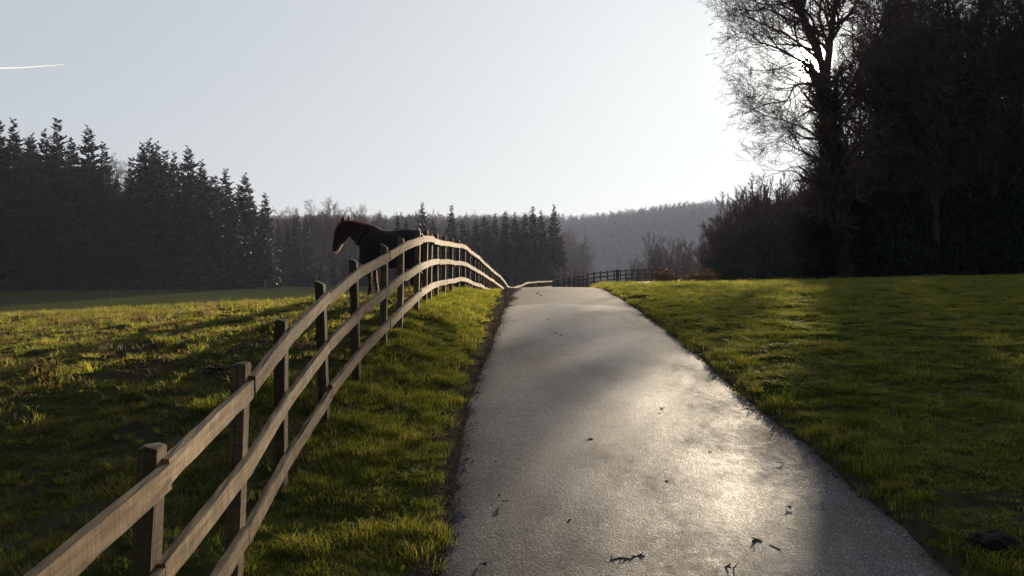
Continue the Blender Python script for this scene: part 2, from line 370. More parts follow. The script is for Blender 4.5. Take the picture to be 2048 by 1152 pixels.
M['rug'] = plain('horse_rug_cloth', (.018, .012, .016), .75, .25, 30)
M['rugtrim'] = plain('rug_binding', (.10, .05, .06), .7, .3, 20)
M['hoof'] = plain('hoof', (.04, .035, .03), .5, .4, 10)
M['eye'] = plain('horse_eye', (.008, .005, .004), .1, .6)
M['soil'] = plain('turned_soil', (.045, .033, .024), .95, .1, 25)
M['deadleaf'] = plain('dead_leaf', (.04, .026, .018), .7, .3, 40)
M['stone'] = plain('pale_stone', (.45, .43, .40), .8, .3, 12)
M['gravel'] = plain('gravel', (.09, .075, .065), .8, .3, 20)
M['wire'] = plain('fence_wire', (.2, .2, .2), .4, .5)

# ------------------------------------------------------------------ ground sheet
def rows_y():
    y = [-25, -15, -8, -4, -1, 0.5, 1.5, 2.3]
    v = 2.9
    while v < 60: y.append(v); v *= 1.0062
    while v < 400: y.append(v); v *= 1.02
    while v < 9000: y.append(v); v *= 1.09
    return np.array(y)
ys = rows_y()
u = np.concatenate([np.linspace(-3.2, -.62, 14)[:-1], np.linspace(-.62, .60, 250), np.linspace(.60, 3.2, 14)[1:]])
wd = np.maximum(ys, 0) + 3.0
GX = u[None, :] * wd[:, None]; GY = np.repeat(ys[:, None], len(u), 1)
GZ = ground_z(GX, GY)
V = np.stack([GX, GY, GZ], -1).reshape(-1, 3)
def gridfaces(r, c):
    i = np.arange(r - 1)[:, None] * c + np.arange(c - 1)[None, :]
    return np.stack([i, i + 1, i + c + 1, i + c], -1).reshape(-1, 4)
me = mesh_np('ground', V, gridfaces(*GX.shape), M['ground'], True)
def soil_shade_mask(X, Y):
    e0, e1 = roadedges(Y); d0 = e0 - X; d1 = X - e1
    left = sstep(-.1, .5, fX(Y) - X)
    s = (1 - sstep(.04, .16, d0 - .012 * np.clip(Y, 0, 30) + .16 * fbm(X * 3, Y * 2, 3))) * (d0 > -.3) + (1 - sstep(.02, .10, d1)) * (d1 > -.3)
    s = s + left * np.clip((fbm(X * 2.2 + 11, Y * 2.2, 3) - .02) * 3.2, 0, 1) * .9 * (1 - sstep(16, 40, Y))
    s = s + .8 * (1 - sstep(0.15, .75, np.hypot(X - 3.05, Y - 6.3) + .25 * fbm(X * 3, Y * 3)))
    s = s + .15 * (X < -8) * sstep(45, 60, Y)  # far paddock tinted brown as a stand-in for its shade
    return np.clip(s, 0, 1)
at = me.attributes.new('soil', 'FLOAT', 'POINT'); at.data.foreach_set('value', soil_shade_mask(GX, GY).ravel().astype(np.float32))
g = obj('ground', me); tag(g, kind='structure')

# ------------------------------------------------------------------ road sheet
yr = [-12.0, -6, -2, 0, 2]; v = 3.0
while v < 125: yr.append(v); v *= 1.006
yr = np.array(yr); nu = 41
uu = np.linspace(-1, 1, nu)
e0, e1 = roadedges(yr)
jl = .09 * fbm(yr * 2.3, yr * 0 + 3.3, 5) ; jr = .08 * fbm(yr * 2.1, yr * 0 + 8.8, 5)
X0 = e0 + jl; X1 = e1 + jr
RX = X0[:, None] + (X1 - X0)[:, None] * (uu[None, :] + 1) / 2; RY = np.repeat(yr[:, None], nu, 1)
RZ = rZ(RY) + .004 + .025 * (1 - uu[None, :] ** 2) - .02 * (np.abs(uu[None, :]) > .99) - .012 * sstep(.85, 1, np.abs(uu))[None, :]
RZ = RZ + .006 * fbm(RX * 1.2, RY * .9, 2)
me = mesh_np('road', np.stack([RX, RY, RZ], -1).reshape(-1, 3), gridfaces(*RX.shape), M['road'], True)
seam_line = 22.3 + .25 * np.sin(RX * 2.0) - .35 * (uu[None, :]) ** 2 + .1 * fbm(RX * 2, RY * 0)
seam = .84 * sstep(-.05, .05, RY - seam_line) * (1 - sstep(60, 75, RY)) + .5 * (1 - sstep(.0, .22, 1 + uu[None, :] - .2 * fbm(RX * 2, RY))) 
at = me.attributes.new('seam', 'FLOAT', 'POINT'); at.data.foreach_set('value', np.clip(seam, 0, 1).ravel().astype(np.float32))
wet = .16 * np.exp(-((uu[None, :] + .25) / .35) ** 2) + .20 * np.exp(-((uu[None, :] - .40) / .4) ** 2) - .25 * sstep(-.05, .05, RY - seam_line) - .15 * sstep(.55, 1, -uu)[None, :]
at = me.attributes.new('wet', 'FLOAT', 'POINT'); at.data.foreach_set('value', (wet + 0 * RX).ravel().astype(np.float32))
g = obj('road', me); tag(g, kind='structure')

# ------------------------------------------------------------------ instancer
def scatter(name, pts, rot, scl, idx, sources, mat=None):
    n = len(pts)
    me = bpy.data.meshes.new(name); me.vertices.add(n); me.vertices.foreach_set('co', np.asarray(pts, np.float32).ravel())
    for nm, arr in (('rot', rot), ('scl', scl)):
        at = me.attributes.new(nm, 'FLOAT_VECTOR', 'POINT'); at.data.foreach_set('vector', np.asarray(arr, np.float32).ravel())
    at = me.attributes.new('idx', 'INT', 'POINT'); at.data.foreach_set('value', np.asarray(idx, np.int32))
    o = obj(name, me)
    col = bpy.data.collections.new(name + '_kinds')
    for k, sm in enumerate(sources):
        so_ = bpy.data.objects.new('%s_%02d' % (name, k), sm); col.objects.link(so_)
    ng = bpy.data.node_groups.new(name, 'GeometryNodeTree')
    ng.interface.new_socket('Geometry', in_out='INPUT', socket_type='NodeSocketGeometry')
    ng.interface.new_socket('Geometry', in_out='OUTPUT', socket_type='NodeSocketGeometry')
    gi = ng.nodes.new('NodeGroupInput'); go = ng.nodes.new('NodeGroupOutput')
    ip = ng.nodes.new('GeometryNodeInstanceOnPoints'); ci = ng.nodes.new('GeometryNodeCollectionInfo')
    ci.inputs['Collection'].default_value = col; ci.inputs['Separate Children'].default_value = True; ci.inputs['Reset Children'].default_value = True
    def na(nm, ty):
        q = ng.nodes.new('GeometryNodeInputNamedAttribute'); q.data_type = ty; q.inputs['Name'].default_value = nm
        return [s for s in q.outputs if s.enabled and s.name == 'Attribute'][0]
    L = ng.links
    L.new(gi.outputs[0], ip.inputs['Points']); L.new(ci.outputs[0], ip.inputs['Instance'])
    ip.inputs['Pick Instance'].default_value = True
    L.new(na('idx', 'INT'), ip.inputs['Instance Index'])
    er = ng.nodes.new('FunctionNodeEulerToRotation'); L.new(na('rot', 'FLOAT_VECTOR'), er.inputs[0]); L.new(er.outputs[0], ip.inputs['Rotation'])
    L.new(na('scl', 'FLOAT_VECTOR'), ip.inputs['Scale']); L.new(ip.outputs[0], go.inputs[0])
    md = o.modifiers.new('scatter', 'NODES'); md.node_group = ng
    return o

# ------------------------------------------------------------------ grass
def tuft(nb, rad, h, w, lean, mat, seed, droop=.5):
    r = np.random.RandomState(seed)
    a = r.rand(nb) * 6.283; q = np.sqrt(r.rand(nb)) * rad
    bx = q * np.cos(a); by = q * np.sin(a)
    la = a + r.randn(nb) * 1.2; ln = lean * (.3 + r.rand(nb)); hh = h * (.45 + .75 * r.rand(nb))
    wa = r.rand(nb) * 3.1416; wx = np.cos(wa) * w * .5; wy = np.sin(wa) * w * .5
    dx = np.cos(la) * hh * ln; dy = np.sin(la) * hh * ln
    P = []
    for t, ww in ((0, 1), (.5, .85)):
        cx = bx + dx * t * t * 1.2; cy = by + dy * t * t * 1.2; cz = hh * t - .01 * (t == 0)
        P += [np.stack([cx - wx * ww, cy - wy * ww, cz], -1), np.stack([cx + wx * ww, cy + wy * ww, cz], -1)]
    P.append(np.stack([bx + dx * 1.2, by + dy * 1.2, hh * (1 - droop * ln * .5)], -1))
    V = np.stack(P, 1).reshape(-1, 3); i = np.arange(nb)[:, None] * 5
    return mesh_np('tuft', V, [np.concatenate([i, i + 1, i + 3, i + 2], 1), np.concatenate([i + 2, i + 3, i + 4], 1)], mat)
def scat_pts(y0, y1, dens, xl, xr, rs):
    """random points, density per m2, between X bounds given as functions of Y"""
    out = []; yy = np.arange(y0, y1, .5)
    for y in yy:
        a, b_ = xl(y), xr(y)
        n = rs.poisson(max(0, (b_ - a) * .5 * dens))
        out.append(np.stack([a + (b_ - a) * rs.rand(n), y + .5 * rs.rand(n)], -1))
    return np.concatenate(out)
def place_grass(name, segs, srcs, keep, hs, seed, big=0):
    rs = np.random.RandomState(seed); P = []; S = []
    for (y0, y1, dens, sc, xl, xr) in segs:
        p = scat_pts(y0, y1, dens, xl, xr, rs); P.append(p); S.append(np.full(len(p), sc))
    P = np.concatenate(P); S = np.concatenate(S)
    k = keep(P[:, 0], P[:, 1]) > rs.rand(len(P)); P = P[k]; S = S[k]
    z = ground_z(P[:, 0], P[:, 1])
    cl = 1 + 1.7 * fbm(P[:, 0] * 2.6 + 5, P[:, 1] * 3.2, 3)
    n = len(P)
    sz = np.clip(hs(P[:, 0], P[:, 1]) * cl * (.75 + .5 * rs.rand(n)), .25, 3)
    scl = np.stack([S * (.8 + .4 * rs.rand(n))] * 2 + [sz * np.maximum(1, S * .62)], -1)
    rot = np.stack([rs.randn(n) * .12, rs.randn(n) * .12, rs.rand(n) * 6.28], -1)
    print(name, n)
    o = scatter(name, np.stack([P[:, 0], P[:, 1], z], -1), rot, scl, rs.randint(0, len(srcs), n), srcs)
    return o
e0f = lambda y: float(roadedges(y)[0]); e1f = lambda y: float(roadedges(y)[1]); fxf = lambda y: float(fX(y))
tufts = [tuft(42, .11, .052, .0050, .7, M['grass'], s) for s in range(5)] + [tuft(46, .09, .085, .0055, .8, M['grass'], 20 + s) for s in range(2)]
M['straw'] = leafmat('dry_stalks', [(.16, .12, .06), (.24, .19, .10), (.32, .26, .15)], .4, (1.4, 1.3, 1.0))
ptufts = [tuft(14, .14, .085, .004, 1.6, M['straw'], 70)] + [tuft(34, .12, .045, .0055, .9, M['pasture'], 40 + s) for s in range(4)] + [tuft(40, .10, .085, .006, .9, M['grass'], 50 + s) for s in range(2)]
def k_verge(X, Y):
    d = np.array(roadedges(Y)[0]) - X
    return sstep(.0, .12, d - .012 * Y + .02 + .16 * fbm(X * 3, Y * 2, 3))
segs = [(2, 9, 190, 1.0, lambda y: fxf(y) - .1, e0f), (9, 16, 130, 1.15, lambda y: fxf(y) - .1, e0f), (16, 45, 70, 1.4, lambda y: fxf(y) - .1, e0f)]
o = place_grass('verge_grass', segs, tufts, k_verge, lambda x, y: .85 + 0 * x, 1)
tag(o, 'short bright green grass on the strip between fence and drive', 'grass', kind='stuff')
def k_lawn(X, Y):
    d = X - np.array(roadedges(Y)[1]); s = soil_shade_mask(X, Y)
    return sstep(.0, .07, d) * (1 - .85 * s * (np.hypot(X - 3.05, Y - 6.3) < 1))
segs = [(3, 10, 150, 1.1, e1f, lambda y: .58 * y + 1.8), (10, 20, 62, 1.5, e1f, lambda y: .58 * y + 2), (20, 34, 30, 2.1, e1f, lambda y: .58 * y + 2),
        (34, 60, 13, 3.0, e1f, lambda y: .58 * y + 3)]
o = place_grass('lawn_grass', segs, tufts, k_lawn, lambda x, y: .64 + .40 * np.exp(-((x - np.array(roadedges(y)[1]) - .12) / .12) ** 2), 2)
tag(o, 'mown green lawn rising on the right of the drive', 'grass', kind='stuff')
def k_past(X, Y):
    d = fX(Y) - X
    return sstep(-.1, .2, d) * (1 - .8 * soil_shade_mask(X, Y)) * (.45 + .55 * sstep(-.25, .1, fbm(X * 1.7, Y * 1.7, 2)))
segs = [(3, 10, 105, 1.1, lambda y: -.56 * y - 2.2, fxf), (10, 20, 60, 1.5, lambda y: -.58 * y - 2, fxf), (20, 45, 22, 2.3, lambda y: -.58 * y - 2, fxf)]
o = place_grass('pasture_grass', segs, ptufts, k_past, lambda x, y: .85 + 0 * x, 3)
tag(o, 'rough grazed pasture grass in the paddock left of the fence', 'grass', kind='stuff')

# gravel and crumbs along the left edge of the drive
def pebble(seed, mat):
    bm = bmesh.new(); bmesh.ops.create_icosphere(bm, subdivisions=1, radius=1)
    r = random.Random(seed)
    for v in bm.verts: v.co *= .7 + .5 * r.random(); v.co.z *= .6
    me = bpy.data.meshes.new('pebble'); bm.to_mesh(me); bm.free(); me.materials.append(mat); return me
rs = np.random.RandomState(9); n = 16000
Y = 3.5 + 30 * rs.rand(n) ** 1.6; sidep = rs.rand(n) < .86
e0, e1 = roadedges(Y)
X = np.where(sidep, e0 - .03 - .005 * Y + rs.randn(n) * (.05 + .004 * Y), e1 - .01 + np.abs(rs.randn(n)) * -.05)
zz = np.maximum(ground_z(X, Y), np.where((X > e0) & (X < e1), rZ(Y) + .004, -99))
s = .0022 + .007 * rs.rand(n) ** 4 + .00015 * Y
o = scatter('gravel', np.stack([X, Y, zz], -1), np.stack([rs.rand(n), rs.rand(n), rs.rand(n) * 6], -1), np.stack([s, s, s], -1), rs.randint(0, 5, n),
            [pebble(k, [M['gravel'], M['soil'], M['soil'], M['gravel'], M['deadleaf']][k]) for k in range(5)])
tag(o, 'loose grit and soil crumbs along the edges of the drive', 'gravel', kind='stuff')

# ------------------------------------------------------------------ timber pieces
def sweep_box(name, pts, hw, hh, mat, seed, rough=.002, sub=4, tall=None):
    """board swept through pts (list of xyz); hw half thickness across (horizontal), hh half height"""
    r = np.random.RandomState(seed); P = []
    pts = np.array(pts, float)
    for i in range(len(pts) - 1):
        for k in range(sub):
            P.append(pts[i] + (pts[i + 1] - pts[i]) * k / sub)
    P.append(pts[-1]); P = np.array(P)
    if len(P) > 6 and sub > 1:                        # ease the bend at the middle post
        Q = P.copy(); Q[1:-1] = (P[:-2] + 14 * P[1:-1] + P[2:]) / 16; P = Q
    T = np.gradient(P, axis=0); T /= np.linalg.norm(T, axis=1)[:, None]
    Sx = np.cross(T, [0, 0, 1.0]); Sx /= np.linalg.norm(Sx, axis=1)[:, None]; U = np.cross(Sx, T)
    prof = np.array([(-1, -1), (-.2, -1.0), (1, -1), (1, -.3), (1, .3), (1, 1), (.2, 1), (-1, 1)], float)  # left, road side
    n = len(P); V = np.zeros((n, 8, 3))
    for j, (a, b_) in enumerate(prof):
        ja = r.randn(n) * rough; jb = r.randn(n) * rough
        ba = .985 if abs(a) == 1 and abs(b_) == 1 else 1
        V[:, j] = P + Sx * ((a * ba * hw + ja * .5)[:, None]) + U * ((b_ * ba * hh + jb)[:, None])
    Fq = []
    for i in range(n - 1):
        for j in range(8):
            Fq.append((i * 8 + j, i * 8 + (j + 1) % 8, (i + 1) * 8 + (j + 1) % 8, (i + 1) * 8 + j))
    caps = [tuple(range(7, -1, -1)), tuple((n - 1) * 8 + j for j in range(8))]
    me = mesh_np(name, V.reshape(-1, 3), [np.array(Fq), np.array(caps)], mat)
    uvl = me.uv_layers.new(name='UVMap'); L = np.concatenate([[0], np.cumsum(np.linalg.norm(np.diff(P, axis=0), axis=1))])
    offs = r.rand() * 50; per = np.array([0, .3, .7, 1.1, 1.6, 2.2, 2.5, 2.9]) * hh
    uvs = np.zeros((len(me.loops), 2), np.float32); li = np.zeros(len(me.loops), np.int32); me.loops.foreach_get('vertex_index', li)
    uvs[:, 0] = L[li // 8] + offs; uvs[:, 1] = per[li % 8] + offs * .37
    uvl.data.foreach_set('uv', uvs.ravel()); return me
def post_mesh(name, w, d, h, mat, seed, lean=(0, 0)):
    r = random.Random(seed)
    top = h + (r.random() - .5) * .03; sl = (r.random() - .5) * .03
    me = sweep_box(name, [(0, 0, -.35), (lean[0] * .3, lean[1] * .3, h * .33), (lean[0] * .65, lean[1] * .65, h * .66), (lean[0], lean[1], top)], 1, 1, mat, seed, .0, 3)
    return me, top, sl
def make_post(name, w, d, h, mat, seed, lean):
    r = np.random.RandomState(seed); zs = np.linspace(-.3, h, 9)
    prof = np.array([(-1, -1), (0, -1), (1, -1), (1, 0), (1, 1), (0, 1), (-1, 1), (-1, 0)], float)
    V = np.zeros((len(zs), 8, 3)); sl = r.uniform(-.02, .02)
    for i, z in enumerate(zs):
        for j, (a, b_) in enumerate(prof):
            k = .985 if abs(a * b_) == 1 else 1
            t = z / h
            V[i, j] = (a * k * w / 2 + lean[0] * t + r.randn() * .0012, b_ * k * d / 2 + lean[1] * t + r.randn() * .0012, z + (sl * a - .012 * abs(a * b_) if i == len(zs) - 1 else 0))
    n = len(zs); Fq = [(i * 8 + j, i * 8 + (j + 1) % 8, (i + 1) * 8 + (j + 1) % 8, (i + 1) * 8 + j) for i in range(n - 1) for j in range(8)]
    me = mesh_np(name, V.reshape(-1, 3), [np.array(Fq), np.array([tuple((n - 1) * 8 + j for j in range(8))])], mat)
    uvl = me.uv_layers.new(name='UVMap'); li = np.zeros(len(me.loops), np.int32); me.loops.foreach_get('vertex_index', li)
    uvs = np.zeros((len(me.loops), 2), np.float32); o_ = r.rand() * 40
    uvs[:, 0] = zs[li // 8] + o_; uvs[:, 1] = np.array([0, .04, .08, .14, .2, .24, .28, .34])[li % 8] + o_ * .3
    uvl.data.foreach_set('uv', uvs.ravel()); return me

# main fence: posts with three rails on the drive side
fence = empty('post_and_rail_fence', (posts[3][0], posts[3][1], posts[3][2] - RAILT))
tag(fence, 'weathered three rail timber fence climbing beside the drive and over the crest', 'fence')
FO = np.array(fence.location)
rr_ = np.random.RandomState(21)
PW, PD = .076, .12
leans = {1: (.055, 0), 2: (.045, 0), 4: (-.035, 0), 5: (-.03, 0), 6: (.012, 0), 7: (.02, 0), 8: (.03, 0), 9: (.02, 0)}
for i, (x, y, z) in enumerate(posts):
    l = leans.get(i, (rr_.randn() * .008 + .008, 0)); l = (l[0], rr_.randn() * .01)
    zb = z - RAILT; H = RAILT + .085 + rr_.randn() * .012
    # right face of the post at rail height is x
    bx = x - PW / 2 - l[0] * (RAILT / H)
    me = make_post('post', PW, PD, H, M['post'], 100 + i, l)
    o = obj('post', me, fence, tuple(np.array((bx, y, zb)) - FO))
    if i in (3,):   # chunk of bracket/foot plate seen low on the post
        pass
def railz(i, h): return posts[i][2] - RAILT + h
def railx(i, h):
    l = leans.get(i, (.008, 0)); return posts[i][0] - l[0] * (1 - h / RAILT) + .021
seed = 500
for h, start in ((RAILT - .05, (0, 1, 2)), (RAILT - .45, (0, 1)), (RAILT - .85, (0,))):
    ends = list(start); k = ends[-1]
    while k < len(posts) - 1:
        k = min(k + 2, len(posts) - 1); ends.append(k)
    for a, b_ in zip(ends[:-1], ends[1:]):
        pts = []
        for i in range(a, b_ + 1):
            pts.append([railx(i, h), posts[i][1], railz(i, h) + rr_.randn() * .006])
        pts = np.array(pts); d = pts[-1] - pts[0]; d /= np.linalg.norm(d)
        pts[0] += d * .006; pts[-1] -= d * .006
        off = np.array([rr_.randn() * .004, 0, rr_.randn() * .009]); pts = pts + off
        seed += 1
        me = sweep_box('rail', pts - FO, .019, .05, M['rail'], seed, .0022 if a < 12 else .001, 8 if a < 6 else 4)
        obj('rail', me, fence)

# far dark fence
ff = empty('far_dark_fence', (fposts[9][0], fposts[9][1], fposts[9][2] - FART))
tag(ff, 'dark timber post and rail fence along the far bend of the drive', 'fence')
FO2 = np.array(ff.location)
for i, (x, y, z) in enumerate(fposts):
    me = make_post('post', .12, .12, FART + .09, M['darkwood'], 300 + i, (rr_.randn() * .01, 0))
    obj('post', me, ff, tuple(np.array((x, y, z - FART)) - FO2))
for h in (FART - .05, FART - .42, FART - .78):
    for a in range(0, len(fposts) - 1, 2):
        b_ = min(a + 2, len(fposts) - 1)
        pts = np.array([[fposts[i][0] + .085, fposts[i][1], fposts[i][2] - FART + h] for i in range(a, b_ + 1)])
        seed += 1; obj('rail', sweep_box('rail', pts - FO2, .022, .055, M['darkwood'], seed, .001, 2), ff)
# gate post pair / signboard on far fence and pale stone
x, y, z = fposts[11]
gp = obj('marker_post', make_post('marker_post', .3, .1, 1.15, M['darkwood'], 777, (0, 0)), None, (x + .28, y - .3, gz(x + .28, y - .3)))
tag(gp, 'squat dark wooden marker board standing before the far fence', 'marker post')
bm = bmesh.new(); bmesh.ops.create_icosphere(bm, subdivisions=2, radius=.16)
for v in bm.verts: v.co.x *= 1.4; v.co *= .85 + .3 * random.random(); v.co.z *= .7
me = bpy.data.meshes.new('boulder'); bm.to_mesh(me); bm.free(); me.materials.append(M['stone'])
sx, sy = (1244 - 1024) / F * 90, 90.0
o = obj('boulder', me, None, (sx, sy, gz(sx, sy) + .08)); tag(o, 'small pale stone at the foot of the far fence', 'stone')

# wire fence in front of the left conifers
wf = empty('wire_fence', (-40, 120, -1.1)); tag(wf, 'thin wire fence with slim stakes along the foot of the left conifers', 'fence')
WO = np.array(wf.location); wp = []
for k, xx in enumerate([-60, 0, 52, 100, 152, 199, 245, 291, 332, 378, 431, 480, 530]):
    Yw = 121 + k * .5; X_ = (xx - 1024) / F * Yw; zz = gz(X_, Yw); wp.append((X_, Yw, zz))
    obj('post', make_post('post', .09, .09, 1.25, M['darkwood'], 900 + k, (rr_.randn() * .02, 0)), wf, tuple(np.array((X_, Yw, zz)) - WO))
for s_ in (-1, 1):
    X_, Yw, zz = wp[8]
    obj('strut', sweep_box('strut', np.array([(X_ + s_ * .05, Yw - .06, zz + 1.0), (X_ + s_ * 1.2, Yw - .06, zz - .05)]) - WO, .04, .04, M['post'], 920 + s_, .001, 2), wf)
for h in (.3, .7, 1.1):
    obj('wire', sweep_box('wire', np.array([(a, b_ - .06, c + h) for a, b_, c in wp]) - WO, .008, .008, M['wire'], 930, 0, 1), wf)
Ys = 95; X_ = (222 - 1024) / F * Ys
zs_ = gz(X_, Ys)
o = obj('stake', make_post('stake', .05, .05, 1.35, M['darkwood'], 940, (-.12, 0)), None, (X_, Ys, zs_)); tag(o, 'lone leaning stake standing in the shaded far paddock', 'stake')

# ------------------------------------------------------------------ branching plants
def tubes(P, Rd, k):
    """P (n,m,3) polylines, Rd (n,m) radii -> verts, quads"""
    n, m, _ = P.shape
    T = np.gradient(P, axis=1); T /= np.linalg.norm(T, axis=2, keepdims=True) + 1e-9
    ref = np.where(np.abs(T[:, :1, 2:3]) > .8, np.array([1.0, 0, 0]), np.array([0, 0, 1.0]))
    A = np.cross(T, np.broadcast_to(ref, T.shape)); A /= np.linalg.norm(A, axis=2, keepdims=True) + 1e-9
    B = np.cross(T, A)
    th = np.arange(k) * 2 * np.pi / k
    V = P[:, :, None, :] + Rd[:, :, None, None] * (A[:, :, None, :] * np.cos(th)[None, None, :, None] + B[:, :, None, :] * np.sin(th)[None, None, :, None])
    base = (np.arange(n) * m * k)[:, None, None]; i = np.arange(m - 1)[None, :, None]; j = np.arange(k)[None, None, :]
    q = np.stack([base + i * k + j, base + i * k + (j + 1) % k, base + (i + 1) * k + (j + 1) % k, base + (i + 1) * k + j], -1).reshape(-1, 4)
    return V.reshape(-1, 3), q
def unit(v): return v / (np.linalg.norm(v, axis=-1, keepdims=True) + 1e-9)
def walk(S, D, Ln, r0, r1, nseg, wig, up, rs):
    n = len(S); P = np.zeros((n, nseg + 1, 3)); P[:, 0] = S; d = unit(D); T = [d]
    for i in range(nseg):
        d = unit(d + rs.randn(n, 3) * wig + np.array([0, 0, 1.0]) * up); P[:, i + 1] = P[:, i] + d * (Ln / nseg)[:, None]
    t = np.linspace(0, 1, nseg + 1)[None, :]
    return P, r0[:, None] * (1 - t) + r1[:, None] * t
def spawn(P, Rd, Ln, nch, t0, ang, ratio, rs, flat=0.0, rmul=.6, bias=None):
    n, m, _ = P.shape; idx = np.repeat(np.arange(n), nch); c = len(idx)
    t = t0 + (1 - t0) * ((np.tile(np.arange(nch), n) + rs.rand(c)) / nch); f = t * (m - 1); i = np.minimum(f.astype(int), m - 2); w = (f - i)[:, None]
    S = P[idx, i] * (1 - w) + P[idx, i + 1] * w; Tn = unit(P[idx, i + 1] - P[idx, i])
    q = rs.randn(c, 3); q[:, 2] *= (1 - flat); q = unit(q - (q * Tn).sum(1, keepdims=True) * Tn)
    a = ang * (.7 + .6 * rs.rand(c))[:, None]
    D = Tn * np.cos(a) + q * np.sin(a)
    if bias is not None: D = unit(D + np.array(bias))
    rad = (Rd[idx, i] * (1 - w[:, 0]) + Rd[idx, i + 1] * w[:, 0]) * rmul
    L2 = Ln[idx] * ratio * (1.15 - .55 * t) * (.65 + .7 * rs.rand(c))
    return S, D, L2, rad
def bare_tree(seed, H, trunks, specs, rtrunk, minr=.006, mats=('bark', 'twig'), extra=None):
    """trunks: list of polylines (m,3) with start/end radius; specs: list of (nch,t0,ang,ratio,nseg,wig,up,rmul)"""
    rs = np.random.RandomState(seed); TV = []; TQ = []; CV = []; CQ = []; no = co_ = 0
    cur = []
    for pl, ra, rb in trunks:
        pl = np.array(pl, float); m = len(pl)
        t = np.linspace(0, 1, m * 3); ii = np.linspace(0, m - 1, m * 3)
        Pp = np.stack([np.interp(ii, np.arange(m), pl[:, k]) for k in range(3)], -1)
        Pp[1:-1] += rs.randn(len(Pp) - 2, 3) * ra * .15
        Rr = ra + (rb - ra) * t ** .8
        if pl[0][2] < .3: Rr[0] *= 1.5; Rr[1] *= 1.15
        V, q = tubes(Pp[None], Rr[None], 9); TV.append(V); TQ.append(q + no); no += len(V)
        cur.append((Pp[None], Rr[None], np.array([np.linalg.norm(np.diff(Pp, axis=0), axis=1).sum()])))
    for lv, (nch, t0, ang, ratio, nseg, wig, up, rmul) in enumerate(specs):
        nxt = []
        for (P, Rd, Ln) in cur:
            nc = nch if not isinstance(nch, tuple) else max(2, int(nch[0] * Ln[0]))
            bias = extra if (lv == 0 and extra) else None
            S, D, L2, rad = spawn(P, Rd, Ln if lv else np.full(len(Ln), H), nc, t0, ang, ratio, rs, rmul=rmul, bias=bias)
            rad = np.maximum(rad, minr * 1.3)
            P2, R2 = walk(S, D, L2, rad, np.maximum(rad * .35, minr), nseg, wig, up, rs)
            V, q = tubes(P2, R2, 5 if lv == 0 else 3)
            if lv == 0: TV.append(V); TQ.append(q + no); no += len(V)
            else: CV.append(V); CQ.append(q + co_); co_ += len(V)
            nxt.append((P2, R2, L2))
        cur = [(np.concatenate([a[0] for a in nxt]), np.concatenate([a[1] for a in nxt]), np.concatenate([a[2] for a in nxt]))]
    tm = mesh_np('trunk', np.concatenate(TV), np.concatenate(TQ), M[mats[0]], True)
    cm = mesh_np('crown', np.concatenate(CV), np.concatenate(CQ), M[mats[1]])
    return tm, cm, cur[0][0][:, -1]
def leafcards(C, size, rs, mat, name='foliage', elong=1.0):
    n = len(C); a = unit(rs.randn(n, 3)); b_ = unit(np.cross(a, rs.randn(n, 3))); s = size * (.6 + .8 * rs.rand(n))[:, None]
    V = np.stack([C - a * s * elong, C - b_ * s * .55, C + a * s * elong, C + b_ * s * .55], 1).reshape(-1, 3)
    i = np.arange(n)[:, None] * 4
    return mesh_np(name, V, np.concatenate([i, i + 1, i + 2, i + 3], 1), mat)
def make_tree(name, meshes, loc, rz=0, sc=(1, 1, 1), names=('trunk', 'crown')):
    e = empty(name, loc, rz); e.scale = sc
    for nm, me in zip(names, meshes): obj(nm, me, e)
    return e

# the tall tree in front of the sun -------------------------------------------------
TY = 75.0; WS = 1.5; TX = (1690 - 1024) / F * TY
def tp(x, y, dy=0.0): a = px(x, y, TY); return (a[0] - TX, dy * WS, a[2] - .05)
trk = [([(0, 0, -.4), tp(1685, 470), tp(1672, 360), tp(1662, 260), tp(1652, 165)], .62, .40),
       ([tp(1652, 168), tp(1628, 92, -.4), tp(1590, 30, -.8), tp(1545, -35, -1.2), tp(1520, -95, -1.4)], .30, .10),
       ([tp(1652, 168), tp(1662, 90, .3), tp(1676, 20, .6), tp(1690, -80, 1.0), tp(1700, -190, 1.2)], .33, .12),
       ([tp(1655, 200), tp(1618, 172, -.6), tp(1578, 178, -1.0), tp(1560, 212, -1.3), tp(1520, 219, -1.5), tp(1486, 232, -1.7)], .10, .027),
       ([tp(1655, 190), tp(1600, 140, -1.2), tp(1540, 118, -2.0), tp(1490, 105, -2.3), tp(1458, 75, -2.5)], .13, .022),
       ([tp(1638, 120), tp(1580, 60, .8), tp(1530, 30, 1.4), tp(1480, 0, 1.8)], .12, .03),
       ([tp(1640, 125), tp(1605, 60, -.2), tp(1598, 0, -.4), tp(1590, -80, -.5)], .14, .045),
       ([tp(1664, 300), tp(1620, 255, .6), tp(1580, 235, 1.0), tp(1550, 225, 1.4)], .10, .022),
       ([tp(1668, 340), tp(1610, 315, -.8), tp(1570, 300, -1.2), tp(1545, 290, -1.6)], .10, .022),
       ([tp(1660, 280), tp(1720, 200, .5), tp(1770, 130, 1.0), tp(1800, 60, 1.2)], .18, .06),
       ([tp(1658, 240), tp(1700, 150, -1.5), tp(1735, 60, -2.2), tp(1750, -40, -3.0)], .17, .045)]
tm, cm, tips = bare_tree(5, 6.6, trk, [((2.2,), .18, .75, .60, 7, .20, .05, .55), (7, .15, .65, .60, 6, .22, .03, .6), (4, .15, .6, .55, 4, .25, .02, .75), (3, .2, .6, .6, 3, .28, 0, .8)],   .4, .0075, extra=(-.25, 0, .1))
rs = np.random.RandomState(77)
